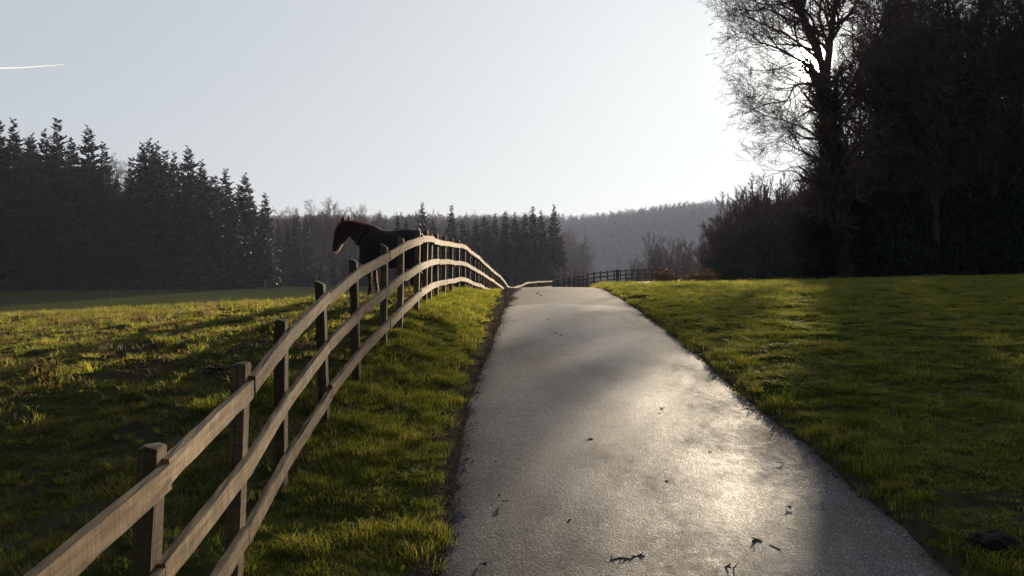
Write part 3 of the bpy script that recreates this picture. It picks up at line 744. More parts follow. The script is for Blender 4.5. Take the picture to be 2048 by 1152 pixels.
# ivy round the trunk
ti = rs.rand(5200) ** 1.1; zc = .3 + ti * 14; cx = np.interp(zc, [0, 3.6, 7.7, 11.4, 15], [0, tp(1685, 470)[0], tp(1672, 360)[0], tp(1662, 260)[0], tp(1652, 165)[0]])
an = rs.rand(5200) * 6.28; rd_ = .5 + .65 * rs.rand(5200) * (1 - .4 * ti) + .25 * vnoise(zc * 1.5, an)
ivy = leafcards(np.stack([cx + rd_ * np.cos(an), rd_ * np.sin(an), zc], -1), .13, rs, M['ivy'])
t = make_tree('ash_tree', (tm, cm, ivy), (TX, TY, gz(TX, TY)), names=('trunk', 'crown', 'ivy'))
tag(t, 'tall leafless tree at the wood edge whose spreading twigs cross the sun', 'tree')

# woodland tree kinds ---------------------------------------------------------------
def straight(H, r, seed, fork=True):
    q = np.random.RandomState(seed); lean = q.randn(2) * .04 * H
    pts = [(lean[0] * t ** 1.5, lean[1] * t ** 1.5, -.3 if t == 0 else H * t) for t in np.linspace(0, 1, 6)]
    tr = [(pts, r, r * .18)]
    if fork:
        for s in range(2):
            z0 = H * q.uniform(.35, .55); a = q.rand() * 6.28; k = z0 / H
            b0 = np.array([lean[0] * k ** 1.5, lean[1] * k ** 1.5, z0]); d = np.array([math.cos(a) * .35, math.sin(a) * .35, 1.0])
            tr.append(([tuple(b0), tuple(b0 + d * H * .18), tuple(b0 + d * H * .36 + (0, 0, .5))], r * .5, r * .12))
    return tr
wood_kinds = []
for s in range(4):
    H = 15.5 + s * .6
    tm, cm, tips = bare_tree(30 + s, 4.2, straight(H, .22, s), [((1.9,), .18, .8, .75, 6, .16, .08, .5), (7, .12, .65, .55, 5, .2, .05, .55), (5, .15, .6, .55, 4, .22, .04, .7), (2, .2, .6, .6, 3, .25, .02, .85)], .2, .009)
    wood_kinds.append((tm, cm))
# ivy-laden kinds: crown of evergreen leaves on the stem and limbs
for s in range(2):
    H = 15.0
    tm, cm, tips = bare_tree(60 + s, 3.6, straight(H, .22, 10 + s), [((2.0,), .12, .85, .75, 6, .16, .05, .5), (7, .12, .65, .55, 5, .2, .03, .6), (4, .15, .6, .55, 4, .22, .02, .7)], .2, .012)
    q = np.random.RandomState(90 + s); n = 8000
    k = q.randint(0, len(tips), n); P = tips[k] * (1 - (q.rand(n, 1) ** 1.5) * [[.75, .75, 0]]) + q.randn(n, 3) * .28
    P = P[(P[:, 2] > .5) & (P[:, 2] < H * (.62 + .1 * q.rand(len(P))))]
    wood_kinds.append((tm, cm, leafcards(P, .10, q, M['ivy'])))
# shrub kinds: many stems from the base
def shrub(seed, H, nst, spread, specs, mats, minr=.006):
    q = np.random.RandomState(seed); tr = []
    for s in range(nst):
        a = q.rand() * 6.28; r = spread * math.sqrt(q.rand()); hh = H * q.uniform(.55, .95) * (1 - .3 * r / spread)
        b0 = np.array([math.cos(a) * r * .35, math.sin(a) * r * .35, -.15]); tp_ = np.array([math.cos(a) * r, math.sin(a) * r, hh])
        mid = (b0 + tp_) / 2 + np.array([0, 0, hh * .06])
        tr.append(([tuple(b0), tuple(mid), tuple(tp_)], .045, .012))
    return bare_tree(seed + 1, H * .5, tr, specs, .05, minr, mats)
sh_kinds = []
for s in range(3):
    tm, cm, tips = shrub(200 + 7 * s, 5.0, 16, 2.0, [(8, .1, .5, .42, 5, .12, .12, .6), (6, .15, .5, .5, 4, .16, .10, .7), (4, .2, .5, .5, 3, .2, .05, .8)], ('bark', ['twig', 'redtwig', 'twig'][s]), .007)
    sh_kinds.append((tm, cm))
tm, cm, tips = shrub(240, 1.6, 30, .9, [(5, .1, .5, .5, 4, .14, .10, .7), (4, .2, .5, .5, 3, .2, .05, .8)], ('redtwig', 'redtwig'), .005)
q = np.random.RandomState(4); lf = leafcards(tips[q.randint(0, len(tips), 900)] + q.randn(900, 3) * .06, .035, q, M['twigleaf'], 'foliage', 1.6)
bracken = (tm, cm, lf)
# dense evergreen bush (ivy / bramble mound)
def mound(seed, rx, ry, h, n, size, mat):
    q = np.random.RandomState(seed); d = unit(q.randn(n, 3)); d[:, 2] = np.abs(d[:, 2]); r = (1 - .35 * q.rand(n) ** 2)
    az = np.arctan2(d[:, 1], d[:, 0]); r = r * (1 + .28 * vnoise(az * 2.2 + seed, d[:, 2] * 4) + .15 * vnoise(az * 6, d[:, 2] * 9 + seed))
    return leafcards(d * r[:, None] * [rx, ry, h] + [0, 0, .05], size, q, mat)

proto = {}
def place(kindname, meshes, names, x, Y, sc, rz, label, cat, group, z=None, X=None, sxy=None):
    X_ = (x - 1024) / F * Y if X is None else X
    loc = (X_, Y, (gz(X_, Y) if z is None else z) - .03); s3 = (sxy or sc, sxy or sc, sc)
    key = id(meshes)
    if key not in proto:
        o = make_tree(kindname, meshes, loc, rz, s3, names); proto[key] = o
    else: o = copy_tree(proto[key], loc, rz, s3)
    tag(o, label, cat, group); return o

def wplace(kind, meshes, names, x, Y, sc, *a): return place(kind, meshes, names, x, Y * WS, sc * WS, *a)
rs = np.random.RandomState(12)
ordw = ['first', 'second', 'third', 'fourth', 'fifth', 'sixth', 'seventh', 'eighth', 'ninth', 'tenth', 'eleventh', 'twelfth', 'thirteenth',
        'fourteenth', 'fifteenth', 'sixteenth', 'seventeenth', 'eighteenth', 'nineteenth', 'twentieth']
# front row of the wood, right of the sun tree
front = [(1772, 51, .98, 0), (1815, 52, 1.0, 4), (1872, 50.5, .95, 1), (1930, 52, 1.02, 5), (1990, 51, 1.0, 2), (2070, 52, 1.0, 3), (2150, 51, 1.0, 0), (2260, 52, 1.0, 5)]
for i, (x, Y, s, k) in enumerate(front):
    nm = ('trunk', 'crown', 'ivy') if k >= 4 else ('trunk', 'crown')
    inframe = x < 2048
    wplace('ivy_clad_tree' if k >= 4 else 'bare_tree', wood_kinds[k], nm, x, Y, s * 1.06, rs.rand() * 6.28,
          ('%s tree rightward of the sun tree along the wood front, %s' % (ordw[i], 'ivy covered' if k >= 4 else 'leafless')) if inframe else 'tree of the wood front just beyond the right picture edge', 'tree', 'trees along the front of the wood')
# depth of the wood
i = 0
for row, Y in enumerate((57, 65, 75)):
    for x in np.arange(1775 + row * 8, 2330, 78):
        k = [4, 0, 5, 1, 4, 2, 5, 3][(i * 3 + row) % 8]; i += 1
        nm = ('trunk', 'crown', 'ivy') if k >= 4 else ('trunk', 'crown')
        wplace('ivy_clad_tree' if k >= 4 else 'bare_tree', wood_kinds[k], nm, x + rs.randn() * 12, Y + rs.randn() * 1.5, 1.0 + rs.rand() * .18 + row * .03, rs.rand() * 6.28,
              'dark ivy clad tree deep inside the wood on the right' if k >= 4 else 'thin leafless tree deep inside the wood on the right', 'tree', 'trees inside the wood')
for (x, top, Y) in ((1618, 320, 60), (1655, 240, 63), (1700, 270, 60), (1722, 110, 64), (1690, 240, 70)):
    hh = (HZ - top) / F * Y
    wplace('bare_tree', wood_kinds[int(x) % 4], ('trunk', 'crown'), x, Y, hh / 17.5, rs.rand() * 6.28, {1618: 'low leafless tree just leftward of the sun tree trunk', 1655: 'leafless tree directly behind the sun tree trunk', 1700: 'leafless tree close rightward of the sun tree trunk', 1722: 'leafless tree between the sun tree and the dense wood', 1690: 'shorter leafless tree hidden behind the sun tree'}[x], 'tree', 'trees behind the sun tree')
# understorey along the wood edge: shrubs rising from left to right
us = [(1436, 62, 2.5), (1456, 56, 3.4), (1475, 60, 5.0), (1492, 54, 4.6), (1512, 60, 5.7), (1535, 55, 5.3), (1552, 62, 6.0), (1580, 55, 5.0), (1600, 60, 5.8), (1625, 54, 6.2), (1650, 58, 7.2),
      (1690, 54, 6.0), (1720, 56, 6.6), (1760, 53, 5.6), (1800, 55, 6.4), (1845, 53, 5.6), (1890, 55, 6.4), (1935, 53, 5.6), (1980, 54, 6.2), (2030, 53, 5.8), (2080, 54, 6), (2140, 53, 6)]
us = [(a, b_, c * (1.28 if a < 1570 else 1.05)) for a, b_, c in us]
for i, (x, Y, h) in enumerate(us):
    wplace('bare_shrub', sh_kinds[i % 3], ('stem', 'crown'), x, Y, h / 5.3, rs.rand() * 6.28,
          ('%s twiggy shrub from the left in the understorey of the wood' % ordw[i]) if i < 20 else 'twiggy shrub of the understorey beyond the right picture edge', 'shrub', 'understorey shrubs at the wood edge')
for i, (x, Y, h) in enumerate([(1560, 58, 6.2), (1610, 63, 6.2), (1640, 61, 6.8), (1590, 66, 6.4), (1520, 66, 6.6), (1480, 68, 5.6), (1665, 65, 8.5), (1500, 57, 4.8), (1545, 70, 8.0), (1655, 68, 10)]):
    wplace('bare_shrub', sh_kinds[(i + 1) % 3], ('stem', 'crown'), x, Y, h / 5.3, rs.rand() * 6.28, 'twiggy shrub crowded behind the front understorey of the wood', 'shrub', 'understorey shrubs behind the wood edge')
# mounds of ivy and bramble
md_ = [(1470, 51, 2.2, 1.6, 1.7), (1505, 51.5, 2.2, 1.7, 2.9), (1545, 51.5, 2.3, 1.7, 3.3), (1590, 52, 2.3, 1.8, 3.6), (1640, 52, 2.4, 1.8, 4.0), (1700, 52, 2.5, 1.9, 4.8), (1770, 51.5, 2.6, 1.9, 5.0),
       (1850, 52, 2.7, 2, 4.6), (1930, 52, 2.6, 2, 5.0), (2010, 51.5, 2.7, 2, 4.8), (2100, 52, 3, 2, 5), (2200, 52, 3, 2, 5)]
mesh_m = [mound(60 + s, 1, 1, 1, 7000, .038, M['ivy']) for s in range(3)]
for i, (x, Y, rx, ry, h) in enumerate(md_):
    Y *= WS; X_ = (x - 1024) / F * Y
    o = obj('ivy_bush', mesh_m[i % 3], None, (X_, Y, gz(X_, Y) - .1)); o.scale = (rx * WS, ry * WS, h * .95 * WS); o.rotation_euler = (0, 0, rs.rand() * .6)
    tag(o, ('%s dark leafy mound from the left at the foot of the wood' % ordw[i]) if i < 10 else 'dark leafy mound beyond the right picture edge', 'bush', 'leafy mounds at the foot of the wood')
for i, (x, Y, h) in enumerate([(1700, 62, 6.5), (1760, 60, 7), (1820, 62, 7.5), (1880, 60, 7), (1940, 62, 7.5), (2000, 60, 7), (2060, 62, 7.5), (1650, 64, 5.5), (1600, 66, 5.0), (2130, 61, 7), (1790, 70, 9.5), (1870, 71, 9.5), (1950, 70, 10), (2030, 71, 10), (1725, 72, 9)]):
    Y *= WS; X_ = (x - 1024) / F * Y
    o = obj('holly_bush', mesh_m[i % 3], None, (X_, Y, gz(X_, Y) - .1)); o.scale = (2.6 * WS, 2.2 * WS, h * WS); o.rotation_euler = (0, 0, rs.rand() * 6)
    tag(o, 'tall dark evergreen bush inside the wood behind the front trees', 'bush', 'evergreens inside the wood')
# reddish bracken and weeds by the far bend
for i, (x, Y, h) in enumerate([(1322, 46, 1.25), (1340, 47, .85), (1355, 45, .8), (1370, 47, .7), (1384, 46, .8), (1396, 47, .95), (1406, 46, 1.0), (1416, 48, .9), (1330, 49, .8)]):
    place('bracken_clump', bracken, ('stem', 'crown', 'foliage'), x, Y, h / 1.5, rs.rand() * 6.28, '%s reddish dead bracken clump from the left beside the wood corner' % ordw[i], 'bracken', 'dead bracken at the wood corner')
# hazy shrubs beyond the bend
for i, (x, Y, h) in enumerate([(1290, 170, 10), (1305, 175, 13.0), (1322, 178, 16.5), (1345, 180, 15), (1365, 172, 14), (1388, 174, 14), (1402, 160, 11), (1420, 165, 15), (1445, 158, 15.5)]):
    place('bare_shrub', sh_kinds[i % 3], ('stem', 'crown'), x, Y, h / 5.3, rs.rand() * 6.28, '%s hazy leafless shrub from the left beyond the far bend' % ordw[i], 'shrub', 'shrubs beyond the far bend')

# ------------------------------------------------------------------ conifers
def conifer(seed, H, Rb, dens=1.0, droop=.25):
    q = np.random.RandomState(seed); nl = int(H / .34); SV = []; C = []; 
    S = []; D = []; L = []
    for l in range(nl):
        t = (l + .5) / nl; z = .6 + (H - .7) * t
        r = Rb * ((1 - t) ** .72) * (.6 + .7 * q.rand()) + .22
        nb = int(5 + 4 * (1 - t))
        for k in range(nb):
            a = (k + q.rand()) / nb * 6.283; rr = r * (.65 + .6 * q.rand())
            S.append((0, 0, z + q.randn() * .30)); D.append((math.cos(a), math.sin(a), .45 * t + .1 - droop * (1 - t))); L.append(rr)
    S = np.array(S); D = unit(np.array(D)); L = np.array(L); n = len(S)
    P, Rd = walk(S, D, L, np.full(n, .03), np.full(n, .008), 4, .06, -.02, q)
    Pu = P.copy(); Pu[:, -1, 2] += L * .06
    bv, bq = tubes(Pu, Rd, 3)
    # sprays of needles: elongated leaves both sides, hanging
    Vs = []; no = 0
    ns = int(17 * dens)
    idx = np.repeat(np.arange(n), ns); c = len(idx); tt = .12 + .9 * ((np.tile(np.arange(ns), n) + q.rand(c)) / ns); tt = np.minimum(tt, 1)
    f = tt * 4; i = np.minimum(f.astype(int), 3); w = (f - i)[:, None]
    B0 = Pu[idx, i] * (1 - w) + Pu[idx, i + 1] * w; Tn = unit(Pu[idx, i + 1] - Pu[idx, i])
    side = unit(np.cross(Tn, [0, 0, 1.0])) * np.where(q.rand(c) < .5, -1, 1)[:, None]
    dd = unit(side * (.9 + .3 * q.randn(c, 1)) + Tn * .9 + np.array([0, 0, -.45]) * (.4 + q.rand(c, 1)) + q.randn(c, 3) * .2)
    ll = (L[idx] * .34 * (1.15 - tt * .75) + .10)[:, None] * (.6 + .7 * q.rand(c, 1))
    wv = unit(np.cross(dd, q.randn(c, 3))) * (ll * .22 + .03)
    V = np.stack([B0, B0 + dd * ll * .5 + wv, B0 + dd * ll, B0 + dd * ll * .5 - wv], 1).reshape(-1, 3)
    j = np.arange(c)[:, None] * 4
    crown = mesh_np('crown', V, np.concatenate([j, j + 1, j + 2, j + 3], 1), M['needle'])
    tv, tq = tubes(np.array([[(0, 0, -.3), (0, 0, H * .5), (0, 0, H)]]), np.array([[H * .012 + .03, H * .008 + .02, .015]]), 7)
    trunk = mesh_np('trunk', np.concatenate([tv, bv]), np.concatenate([tq, bq + len(tv)]), M['conbark'], True)
    return trunk, crown
con = [conifer(1, 20, 3.2), conifer(2, 20, 2.6), conifer(3, 20, 3.6, 1.0, .45), conifer(4, 20, 2.9, .8, .1)]
def place_con(x, top, Y, k, label, group, wid=1.0):
    X_ = (x - 1024) / F * Y; z = gz(X_, Y); h = (HZ - top) / F * Y - z
    return place('spruce_tree', con[k], ('trunk', 'crown'), x, Y, h / 20.0, rs.rand() * 6.28, label, 'tree', group, sxy=h / 20.0 * wid)
left = [(-40, 245), (0, 240), (27, 238), (62, 272), (88, 262), (114, 236), (142, 276), (177, 256), (208, 288), (262, 315), (284, 286), (298, 282), (313, 288), (331, 300), (349, 305),
        (377, 296), (403, 323), (424, 352), (452, 337), (490, 350), (530, 388)]
nlab = 0
for i, (x, tpx) in enumerate(left):
    Y = 134 + rs.rand() * 5 + i * .5
    wid = 1.0 if i < 17 else 1.15
    place_con(x, tpx, Y, [0, 1, 3, 2][i % 4], '%s spruce from the left on the skyline of the dark left stand' % (ordw[i] if i < 20 else 'last drooping'), 'conifers of the left stand', wid)
for x in np.arange(-120, 545, 24):
    for row in range(2):
        topy = np.interp(x, [-100, 150, 220, 250, 290, 380, 480, 545], [262, 286, 316, 372, 306, 318, 368, 420]) + 14 * rs.rand() + row * 25
        place_con(x + rs.randn() * 6, topy, (141, 130)[row] + rs.rand() * 4, rs.randint(0, 4), 'spruce packed inside the body of the dark left stand', 'inner conifers of the left stand', 1.15)
midc = [(556, 440), (575, 452), (593, 419), (612, 432), (795, 430), (812, 440), (845, 405), (866, 440), (903, 410), (925, 440), (950, 440), (968, 430), (990, 426), (1010, 424), (1030, 424), (1050, 428), (1066, 412), (1082, 422), (1108, 409), (1122, 470)]
for i, (x, tpx) in enumerate(midc):
    place_con(x, tpx, 160 + rs.rand() * 8, [1, 0, 3, 2][i % 4], '%s spruce from the left in the middle stand beyond the horse' % ordw[i], 'conifers of the middle stand', .95)
for x in np.arange(560, 1130, 22):
    topy = np.interp(x, [550, 640, 700, 800, 900, 1000, 1100], [470, 500, 500, 480, 450, 445, 450])
    place_con(x + rs.randn() * 6, topy + 15 * rs.rand(), 154 + rs.rand() * 5, rs.randint(0, 4), 'short spruce filling the middle stand beyond the horse', 'inner conifers of the middle stand', 1.2)
for i, (x, Y, h) in enumerate([(1136, 150, 5.2), (1152, 148, 4.6), (1168, 146, 3.6)]):
    place('bare_shrub', sh_kinds[i % 3], ('stem', 'crown'), x, Y, h / 5.3, rs.rand() * 6.28, '%s rounded shrub at the right foot of the middle stand' % ['tallest', 'middle', 'lowest'][i], 'shrub', 'shrubs below the middle stand', sxy=h / 5.0)
# leafless trees poking up between the conifers
for i, (x, top, Y) in enumerate([(241, 318, 140), (250, 325, 143), (622, 412, 185), (645, 410, 188), (668, 414, 186), (690, 420, 190), (712, 425, 186), (735, 424, 190), (758, 428, 186), (560, 422, 188), (585, 425, 190)]):
    X_ = (x - 1024) / F * Y; z = gz(X_, Y); h = (HZ - top) / F * Y - z
    place('bare_tree', wood_kinds[i % 4], ('trunk', 'crown'), x, Y, h / 17.0, rs.rand() * 6.28, ('%s pale leafless tree showing in the dip of the left stand' % ['taller', 'lower'][i]) if i < 2 else '%s twiggy grey tree above the horse in the far tree line' % ordw[i - 2], 'tree', 'leafless trees among the conifers')

# ------------------------------------------------------------------ woods on the hill, one mass
lowk = []
for s in range(4):
    tm, cm, tips = bare_tree(400 + s, 4.2, straight(9, .12, 50 + s, False), [(18, .03, .75, .6, 4, .15, .08, .5), (7, .15, .6, .6, 3, .18, .05, .7), (3, .2, .6, .6, 2, .2, .02, .9)], .2, .028)
    a = np.zeros(len(cm.vertices) * 3, np.float32); cm.vertices.foreach_get('co', a); b_ = np.zeros(len(tm.vertices) * 3, np.float32); tm.vertices.foreach_get('co', b_)
    fa = np.zeros(len(cm.loops), np.int32); cm.loops.foreach_get('vertex_index', fa); fb = np.zeros(len(tm.loops), np.int32); tm.loops.foreach_get('vertex_index', fb)
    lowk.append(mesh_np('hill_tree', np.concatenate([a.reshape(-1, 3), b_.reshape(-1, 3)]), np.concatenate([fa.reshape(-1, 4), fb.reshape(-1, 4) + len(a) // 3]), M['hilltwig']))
q = np.random.RandomState(31); pts = []
for Y in list(np.arange(215, 290, 4.2)) + list(np.arange(520, 990, 7.5)):
    x0 = -.45 * Y; x1 = .62 * Y
    xs = np.arange(x0, x1, 3.4 if Y < 300 else 6.0); xs = xs + q.randn(len(xs)) * 1.4
    if Y < 290: xs = xs[xs < 14 + 4 * q.rand()]
    pts.append(np.stack([xs, Y + q.randn(len(xs)) * 1.5], -1))
pts = np.concatenate(pts); n = len(pts); zz = base_z(pts[:, 0], pts[:, 1]) - .3
s = (.8 + .35 * q.rand(n)) * np.where(pts[:, 1] < 290, 1.12, .95)
print('hill trees', n)
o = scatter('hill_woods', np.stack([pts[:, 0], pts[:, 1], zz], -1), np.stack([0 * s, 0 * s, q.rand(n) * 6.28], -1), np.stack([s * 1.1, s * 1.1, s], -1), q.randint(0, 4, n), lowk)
tag(o, 'leafless woodland covering the hazy hillside in the distance', 'woods', kind='stuff')

# ------------------------------------------------------------------ horse
HY = 23.4; HSX = (640 - 1024) / F * HY     # s = 0 at frame column 640
HG = (HZ - 594) / F * HY
def ring_loft(rings, k=20):
    """rings: (centre(3), axisA(3), axisB(3)) ellipses"""
    V = []; th = np.arange(k) * 2 * np.pi / k
    for c, a, b_ in rings: V.append(np.array(c)[None] + np.cos(th)[:, None] * np.array(a)[None] + np.sin(th)[:, None] * np.array(b_)[None])
    n = len(rings); V = np.concatenate(V); Fq = [(i * k + j, i * k + (j + 1) % k, (i + 1) * k + (j + 1) % k, (i + 1) * k + j) for i in range(n - 1) for j in range(k)]
    caps = [tuple(range(k - 1, -1, -1)), tuple((n - 1) * k + j for j in range(k))]
    return V, Fq, caps
parts = []
tors = [(2.40, 1.24, .10, .08), (2.34, 1.22, .25, .19), (2.22, 1.20, .35, .26), (2.05, 1.19, .40, .285), (1.85, 1.17, .385, .285), (1.65, 1.15, .375, .29), (1.45, 1.155, .39, .28), (1.30, 1.19, .42, .26), (1.15, 1.20, .40, .24), (1.02, 1.16, .30, .20), (.95, 1.13, .17, .13)]
parts.append(ring_loft([((s_, 0, z), (0, 0, hh), (0, hw, 0)) for s_, z, hh, hw in tors]))
def slanted(path):
    P = np.array([(a, b_) for a, b_, _, _ in path]); T = np.gradient(P, axis=0); T /= np.linalg.norm(T, axis=1)[:, None]
    out = []
    for (a, b_, hh, hw), t in zip(path, T): out.append(((a, 0, b_), (-t[1] * hh, 0, t[0] * hh), (0, hw, 0)))
    return ring_loft(out)
parts.append(slanted([(1.32, 1.28, .28, .17), (1.14, 1.36, .30, .165), (.98, 1.46, .255, .13), (.84, 1.55, .215, .11), (.72, 1.62, .17, .095), (.62, 1.66, .12, .085)]))
parts.append(slanted([(.66, 1.74, .05, .06), (.61, 1.67, .125, .09), (.545, 1.56, .185, .105), (.49, 1.44, .175, .10), (.435, 1.32, .130, .078), (.39, 1.21, .098, .062), (.365, 1.14, .088, .060), (.355, 1.09, .070, .052), (.35, 1.06, .035, .03)]))
parts.append(slanted([(.54, 1.46, .16, .115), (.60, 1.40, .09, .10), (.62, 1.37, .03, .05)]))      # jowl
for sg in (-1, 1):
    ea = (.535 + (.12 if sg > 0 else .015), .065 * sg, 1.74)
    parts.append(ring_loft([((ea[0], ea[1], ea[2] - .06), (.036, 0, 0), (0, .03, 0)), ((ea[0] - .005, ea[1] * 1.1, ea[2] + .03), (.044, 0, 0), (0, .03, 0)), ((ea[0], ea[1] * 1.2, ea[2] + .11), (.032, 0, 0), (0, .02, 0)), ((ea[0] + .012, ea[1] * 1.2, ea[2] + .20), (.005, 0, 0), (0, .005, 0))], 10))
def leg(path, y0, k=14):
    rg = []
    for (a, b_, rx, ry, dy) in path: rg.append(((a, y0 + dy, b_), (rx, 0, 0), (0, ry, 0)))
    return ring_loft(rg, k)
fore = [(1.18, 1.25, .15, .07, 0), (1.17, 1.0, .14, .085, 0), (1.19, .82, .095, .075, 0), (1.185, .66, .065, .06, 0), (1.18, .50, .052, .05, 0), (1.18, .45, .047, .046, 0), (1.19, .38, .036, .033, 0), (1.19, .24, .034, .030, 0), (1.19, .17, .044, .038, 0), (1.17, .10, .034, .032, 0), (1.155, .07, .05, .045, 0), (1.14, .0, .062, .055, 0)]
hind = [(2.15, 1.25, .22, .10, 0), (2.12, 1.02, .20, .12, 0), (2.10, .86, .14, .10, 0), (2.17, .72, .095, .075, 0), (2.24, .60, .062, .052, 0), (2.27, .53, .058, .045, 0), (2.25, .45, .044, .038, 0), (2.235, .28, .037, .032, 0), (2.23, .18, .046, .040, 0), (2.20, .10, .036, .034, 0), (2.185, .07, .052, .048, 0), (2.17, .0, .064, .058, 0)]
def shift(path, dx): return [(a + dx * (1 - min(1, max(0, (b_ - .1) / 1.0))), b_, c, d, e) for a, b_, c, d, e in path]
parts.append(leg(shift(fore, .0), -.15)); parts.append(leg(shift(fore, .13), .15))
parts.append(leg(shift(hind, -.10), -.16)); parts.append(leg(shift(hind, .12), .16))
AV = []; AQ = []; AC = []; off = 0
bmh = bmesh.new()
for V, Fq, caps in parts:
    vs = [bmh.verts.new(tuple(v)) for v in V]
    for f in list(Fq) + list(caps):
        try: bmh.faces.new([vs[i] for i in f])
        except ValueError: pass
bmesh.ops.recalc_face_normals(bmh, faces=bmh.faces)
hm = bpy.data.meshes.new('body'); bmh.to_mesh(hm); bmh.free()
horse = empty('horse', (HSX, HY, HG)); tag(horse, 'brown horse wearing a dark rug, standing behind the fence and facing left', 'horse')
hb = obj('body', hm, horse)
rmd = hb.modifiers.new('r', 'REMESH'); rmd.mode = 'VOXEL'; rmd.voxel_size = .014
smd = hb.modifiers.new('s', 'SMOOTH'); smd.factor = .5; smd.iterations = 6
bpy.context.view_layer.update()
dg = bpy.context.evaluated_depsgraph_get(); nm_ = bpy.data.meshes.new_from_object(hb.evaluated_get(dg))
hb.modifiers.clear(); hb.data = nm_; nm_.materials.clear(); nm_.materials.append(M['horse'])
nm_.polygons.foreach_set('use_smooth', np.ones(len(nm_.polygons), dtype=bool)); nm_.name = 'body'
# short winter coat fringe
def strands(P, Nn, length, width, rs_, mat, name, comb=(0, 0, 0)):
    n = len(P); d = unit(Nn + rs_.randn(n, 3) * .35 + np.array(comb)); l = length * (.5 + rs_.rand(n))[:, None]
    w_ = unit(np.cross(d, rs_.randn(n, 3))) * width
    V = np.stack([P - w_, P + w_, P + d * l], 1).reshape(-1, 3); i = np.arange(n)[:, None] * 3
    return mesh_np(name, V, np.concatenate([i, i + 1, i + 2], 1), mat)
nv = len(nm_.vertices); hv = np.zeros(nv * 3, np.float32); nm_.vertices.foreach_get('co', hv); hv = hv.reshape(-1, 3)
hn = np.array([v.normal[:] for v in nm_.vertices])
q = np.random.RandomState(8); sel = q.choice(nv, 16000, replace=nv < 16000)
sel = sel[(hv[sel, 2] > .1)]
obj('coat_hair', strands(hv[sel], hn[sel], .016, .0016, q, M['fur'], 'coat_hair', (.2, 0, -.5)), horse)
muz = np.where((hv[:, 0] < .52) & (hv[:, 2] < 1.26) & (hv[:, 2] > 1.0) & (hn[:, 0] * .55 - hn[:, 2] > .45))[0]
sel = muz[q.randint(0, len(muz), 1800)]
obj('chin_hair', strands(hv[sel], hn[sel], .028, .0013, q, M['muzzlehair'], 'chin_hair', (0, 0, -.5)), horse)
# feathering at the back of the near foreleg
bk = np.where((hv[:, 0] > 1.15) & (hv[:, 0] < 1.36) & (hv[:, 2] < .62) & (hv[:, 2] > .1) & (hn[:, 0] > .4))[0]
sel = bk[q.randint(0, len(bk), 900)]
obj('leg_hair', strands(hv[sel], hn[sel], .035, .0016, q, M['muzzlehair'], 'leg_hair', (0, 0, -.6)), horse)
# mane
n = 2600; t_ = q.rand(n); mx = np.interp(t_, [0, .35, 1], [.60, .80, 1.24]); mz = np.interp(t_, [0, .35, 1], [1.79, 1.765, 1.63])
MP = np.stack([mx, q.randn(n) * .015, mz - .01], -1)
obj('mane', strands(MP, np.tile([0.05, -.55, .15], (n, 1)), .11, .003, q, M['fur'], 'mane', (.1, -.3, -.35)), horse)
n = 220; MP = np.stack([.52 + q.randn(n) * .012, q.randn(n) * .02, 1.74 + q.rand(n) * .03], -1)
obj('forelock', strands(MP, np.tile([-.5, 0, -.3], (n, 1)), .16, .003, q, M['fur'], 'forelock', (-.2, 0, -.5)), horse)
# eyes
for sg in (-1, 1):
    bm = bmesh.new(); bmesh.ops.create_uvsphere(bm, u_segments=14, v_segments=10, radius=.022); me = bpy.data.meshes.new('eye'); bm.to_mesh(me); bm.free(); me.materials.append(M['eye'])
    obj('eye', me, horse, (.485, .098 * sg, 1.575))
# hooves
for (hx, hy) in ((1.14 - 0, -.15), (1.14 + .13, .15), (2.17 - .10, -.16), (2.17 + .12, .16)):
    V, Fq, cp = ring_loft([((hx, hy, -.002), (.070, 0, 0), (0, .062, 0)), ((hx + .012, hy, .05), (.058, 0, 0), (0, .052, 0)), ((hx + .018, hy, .075), (.050, 0, 0), (0, .045, 0))], 16)
    obj('hoof', mesh_np('hoof', V, [np.array(Fq), np.array(cp)], M['hoof'], True), horse)
# tail
n = 700; tq_ = q.rand(n); TP = []; P0 = np.stack([2.40 + q.randn(n) * .012, q.randn(n) * .02, 1.42 - q.rand(n) * .1], -1)
P, Rd = walk(P0, np.tile([.5, 0, -.6], (n, 1)) + q.randn(n, 3) * .12, .6 + .35 * q.rand(n), np.full(n, .004), np.full(n, .002), 6, .05, -.35, q)
tv, tq2 = tubes(P, Rd, 3); obj('tail', mesh_np('tail', tv, tq2, M['fur']), horse)
# rug: shell over the trunk with straight sides
kk = 25; RV = []; rug = [(2.425, 1.25, .20, .13), (2.36, 1.225, .30, .235)] + [(s_, z, hh + .025, hw + .035) for s_, z, hh, hw in tors[2:9]] + [(1.04, 1.20, .33, .235), (.965, 1.16, .24, .19), (.93, 1.12, .15, .12)]
for s_, z, hh, hw in rug:
    low = .67 if s_ > 1.0 else .80
    for j in range(kk):
        f = j / (kk - 1)
        if f < .25: y_, z_ = -hw * (1 + .06 * (1 - f / .25)), low + (z - low) * f / .25
        elif f > .75: y_, z_ = hw * (1 + .06 * ((f - .75) / .25)), z - (z - low) * (f - .75) / .25
        else:
            a_ = (f - .25) / .5 * math.pi; y_, z_ = -hw * math.cos(a_), z + hh * math.sin(a_)
        top = 0
        if s_ < 1.2: z_ = min(z_, 1.58 - (1.2 - s_) * 1.25)      # neckline slopes down to the chest
        RV.append((s_ + .006 * math.sin(j * 1.7 + s_ * 20), y_ + .004 * math.sin(s_ * 31 + j), z_ + .012 * math.sin(s_ * 14 + j * .5) * (f < .2 or f > .8)))
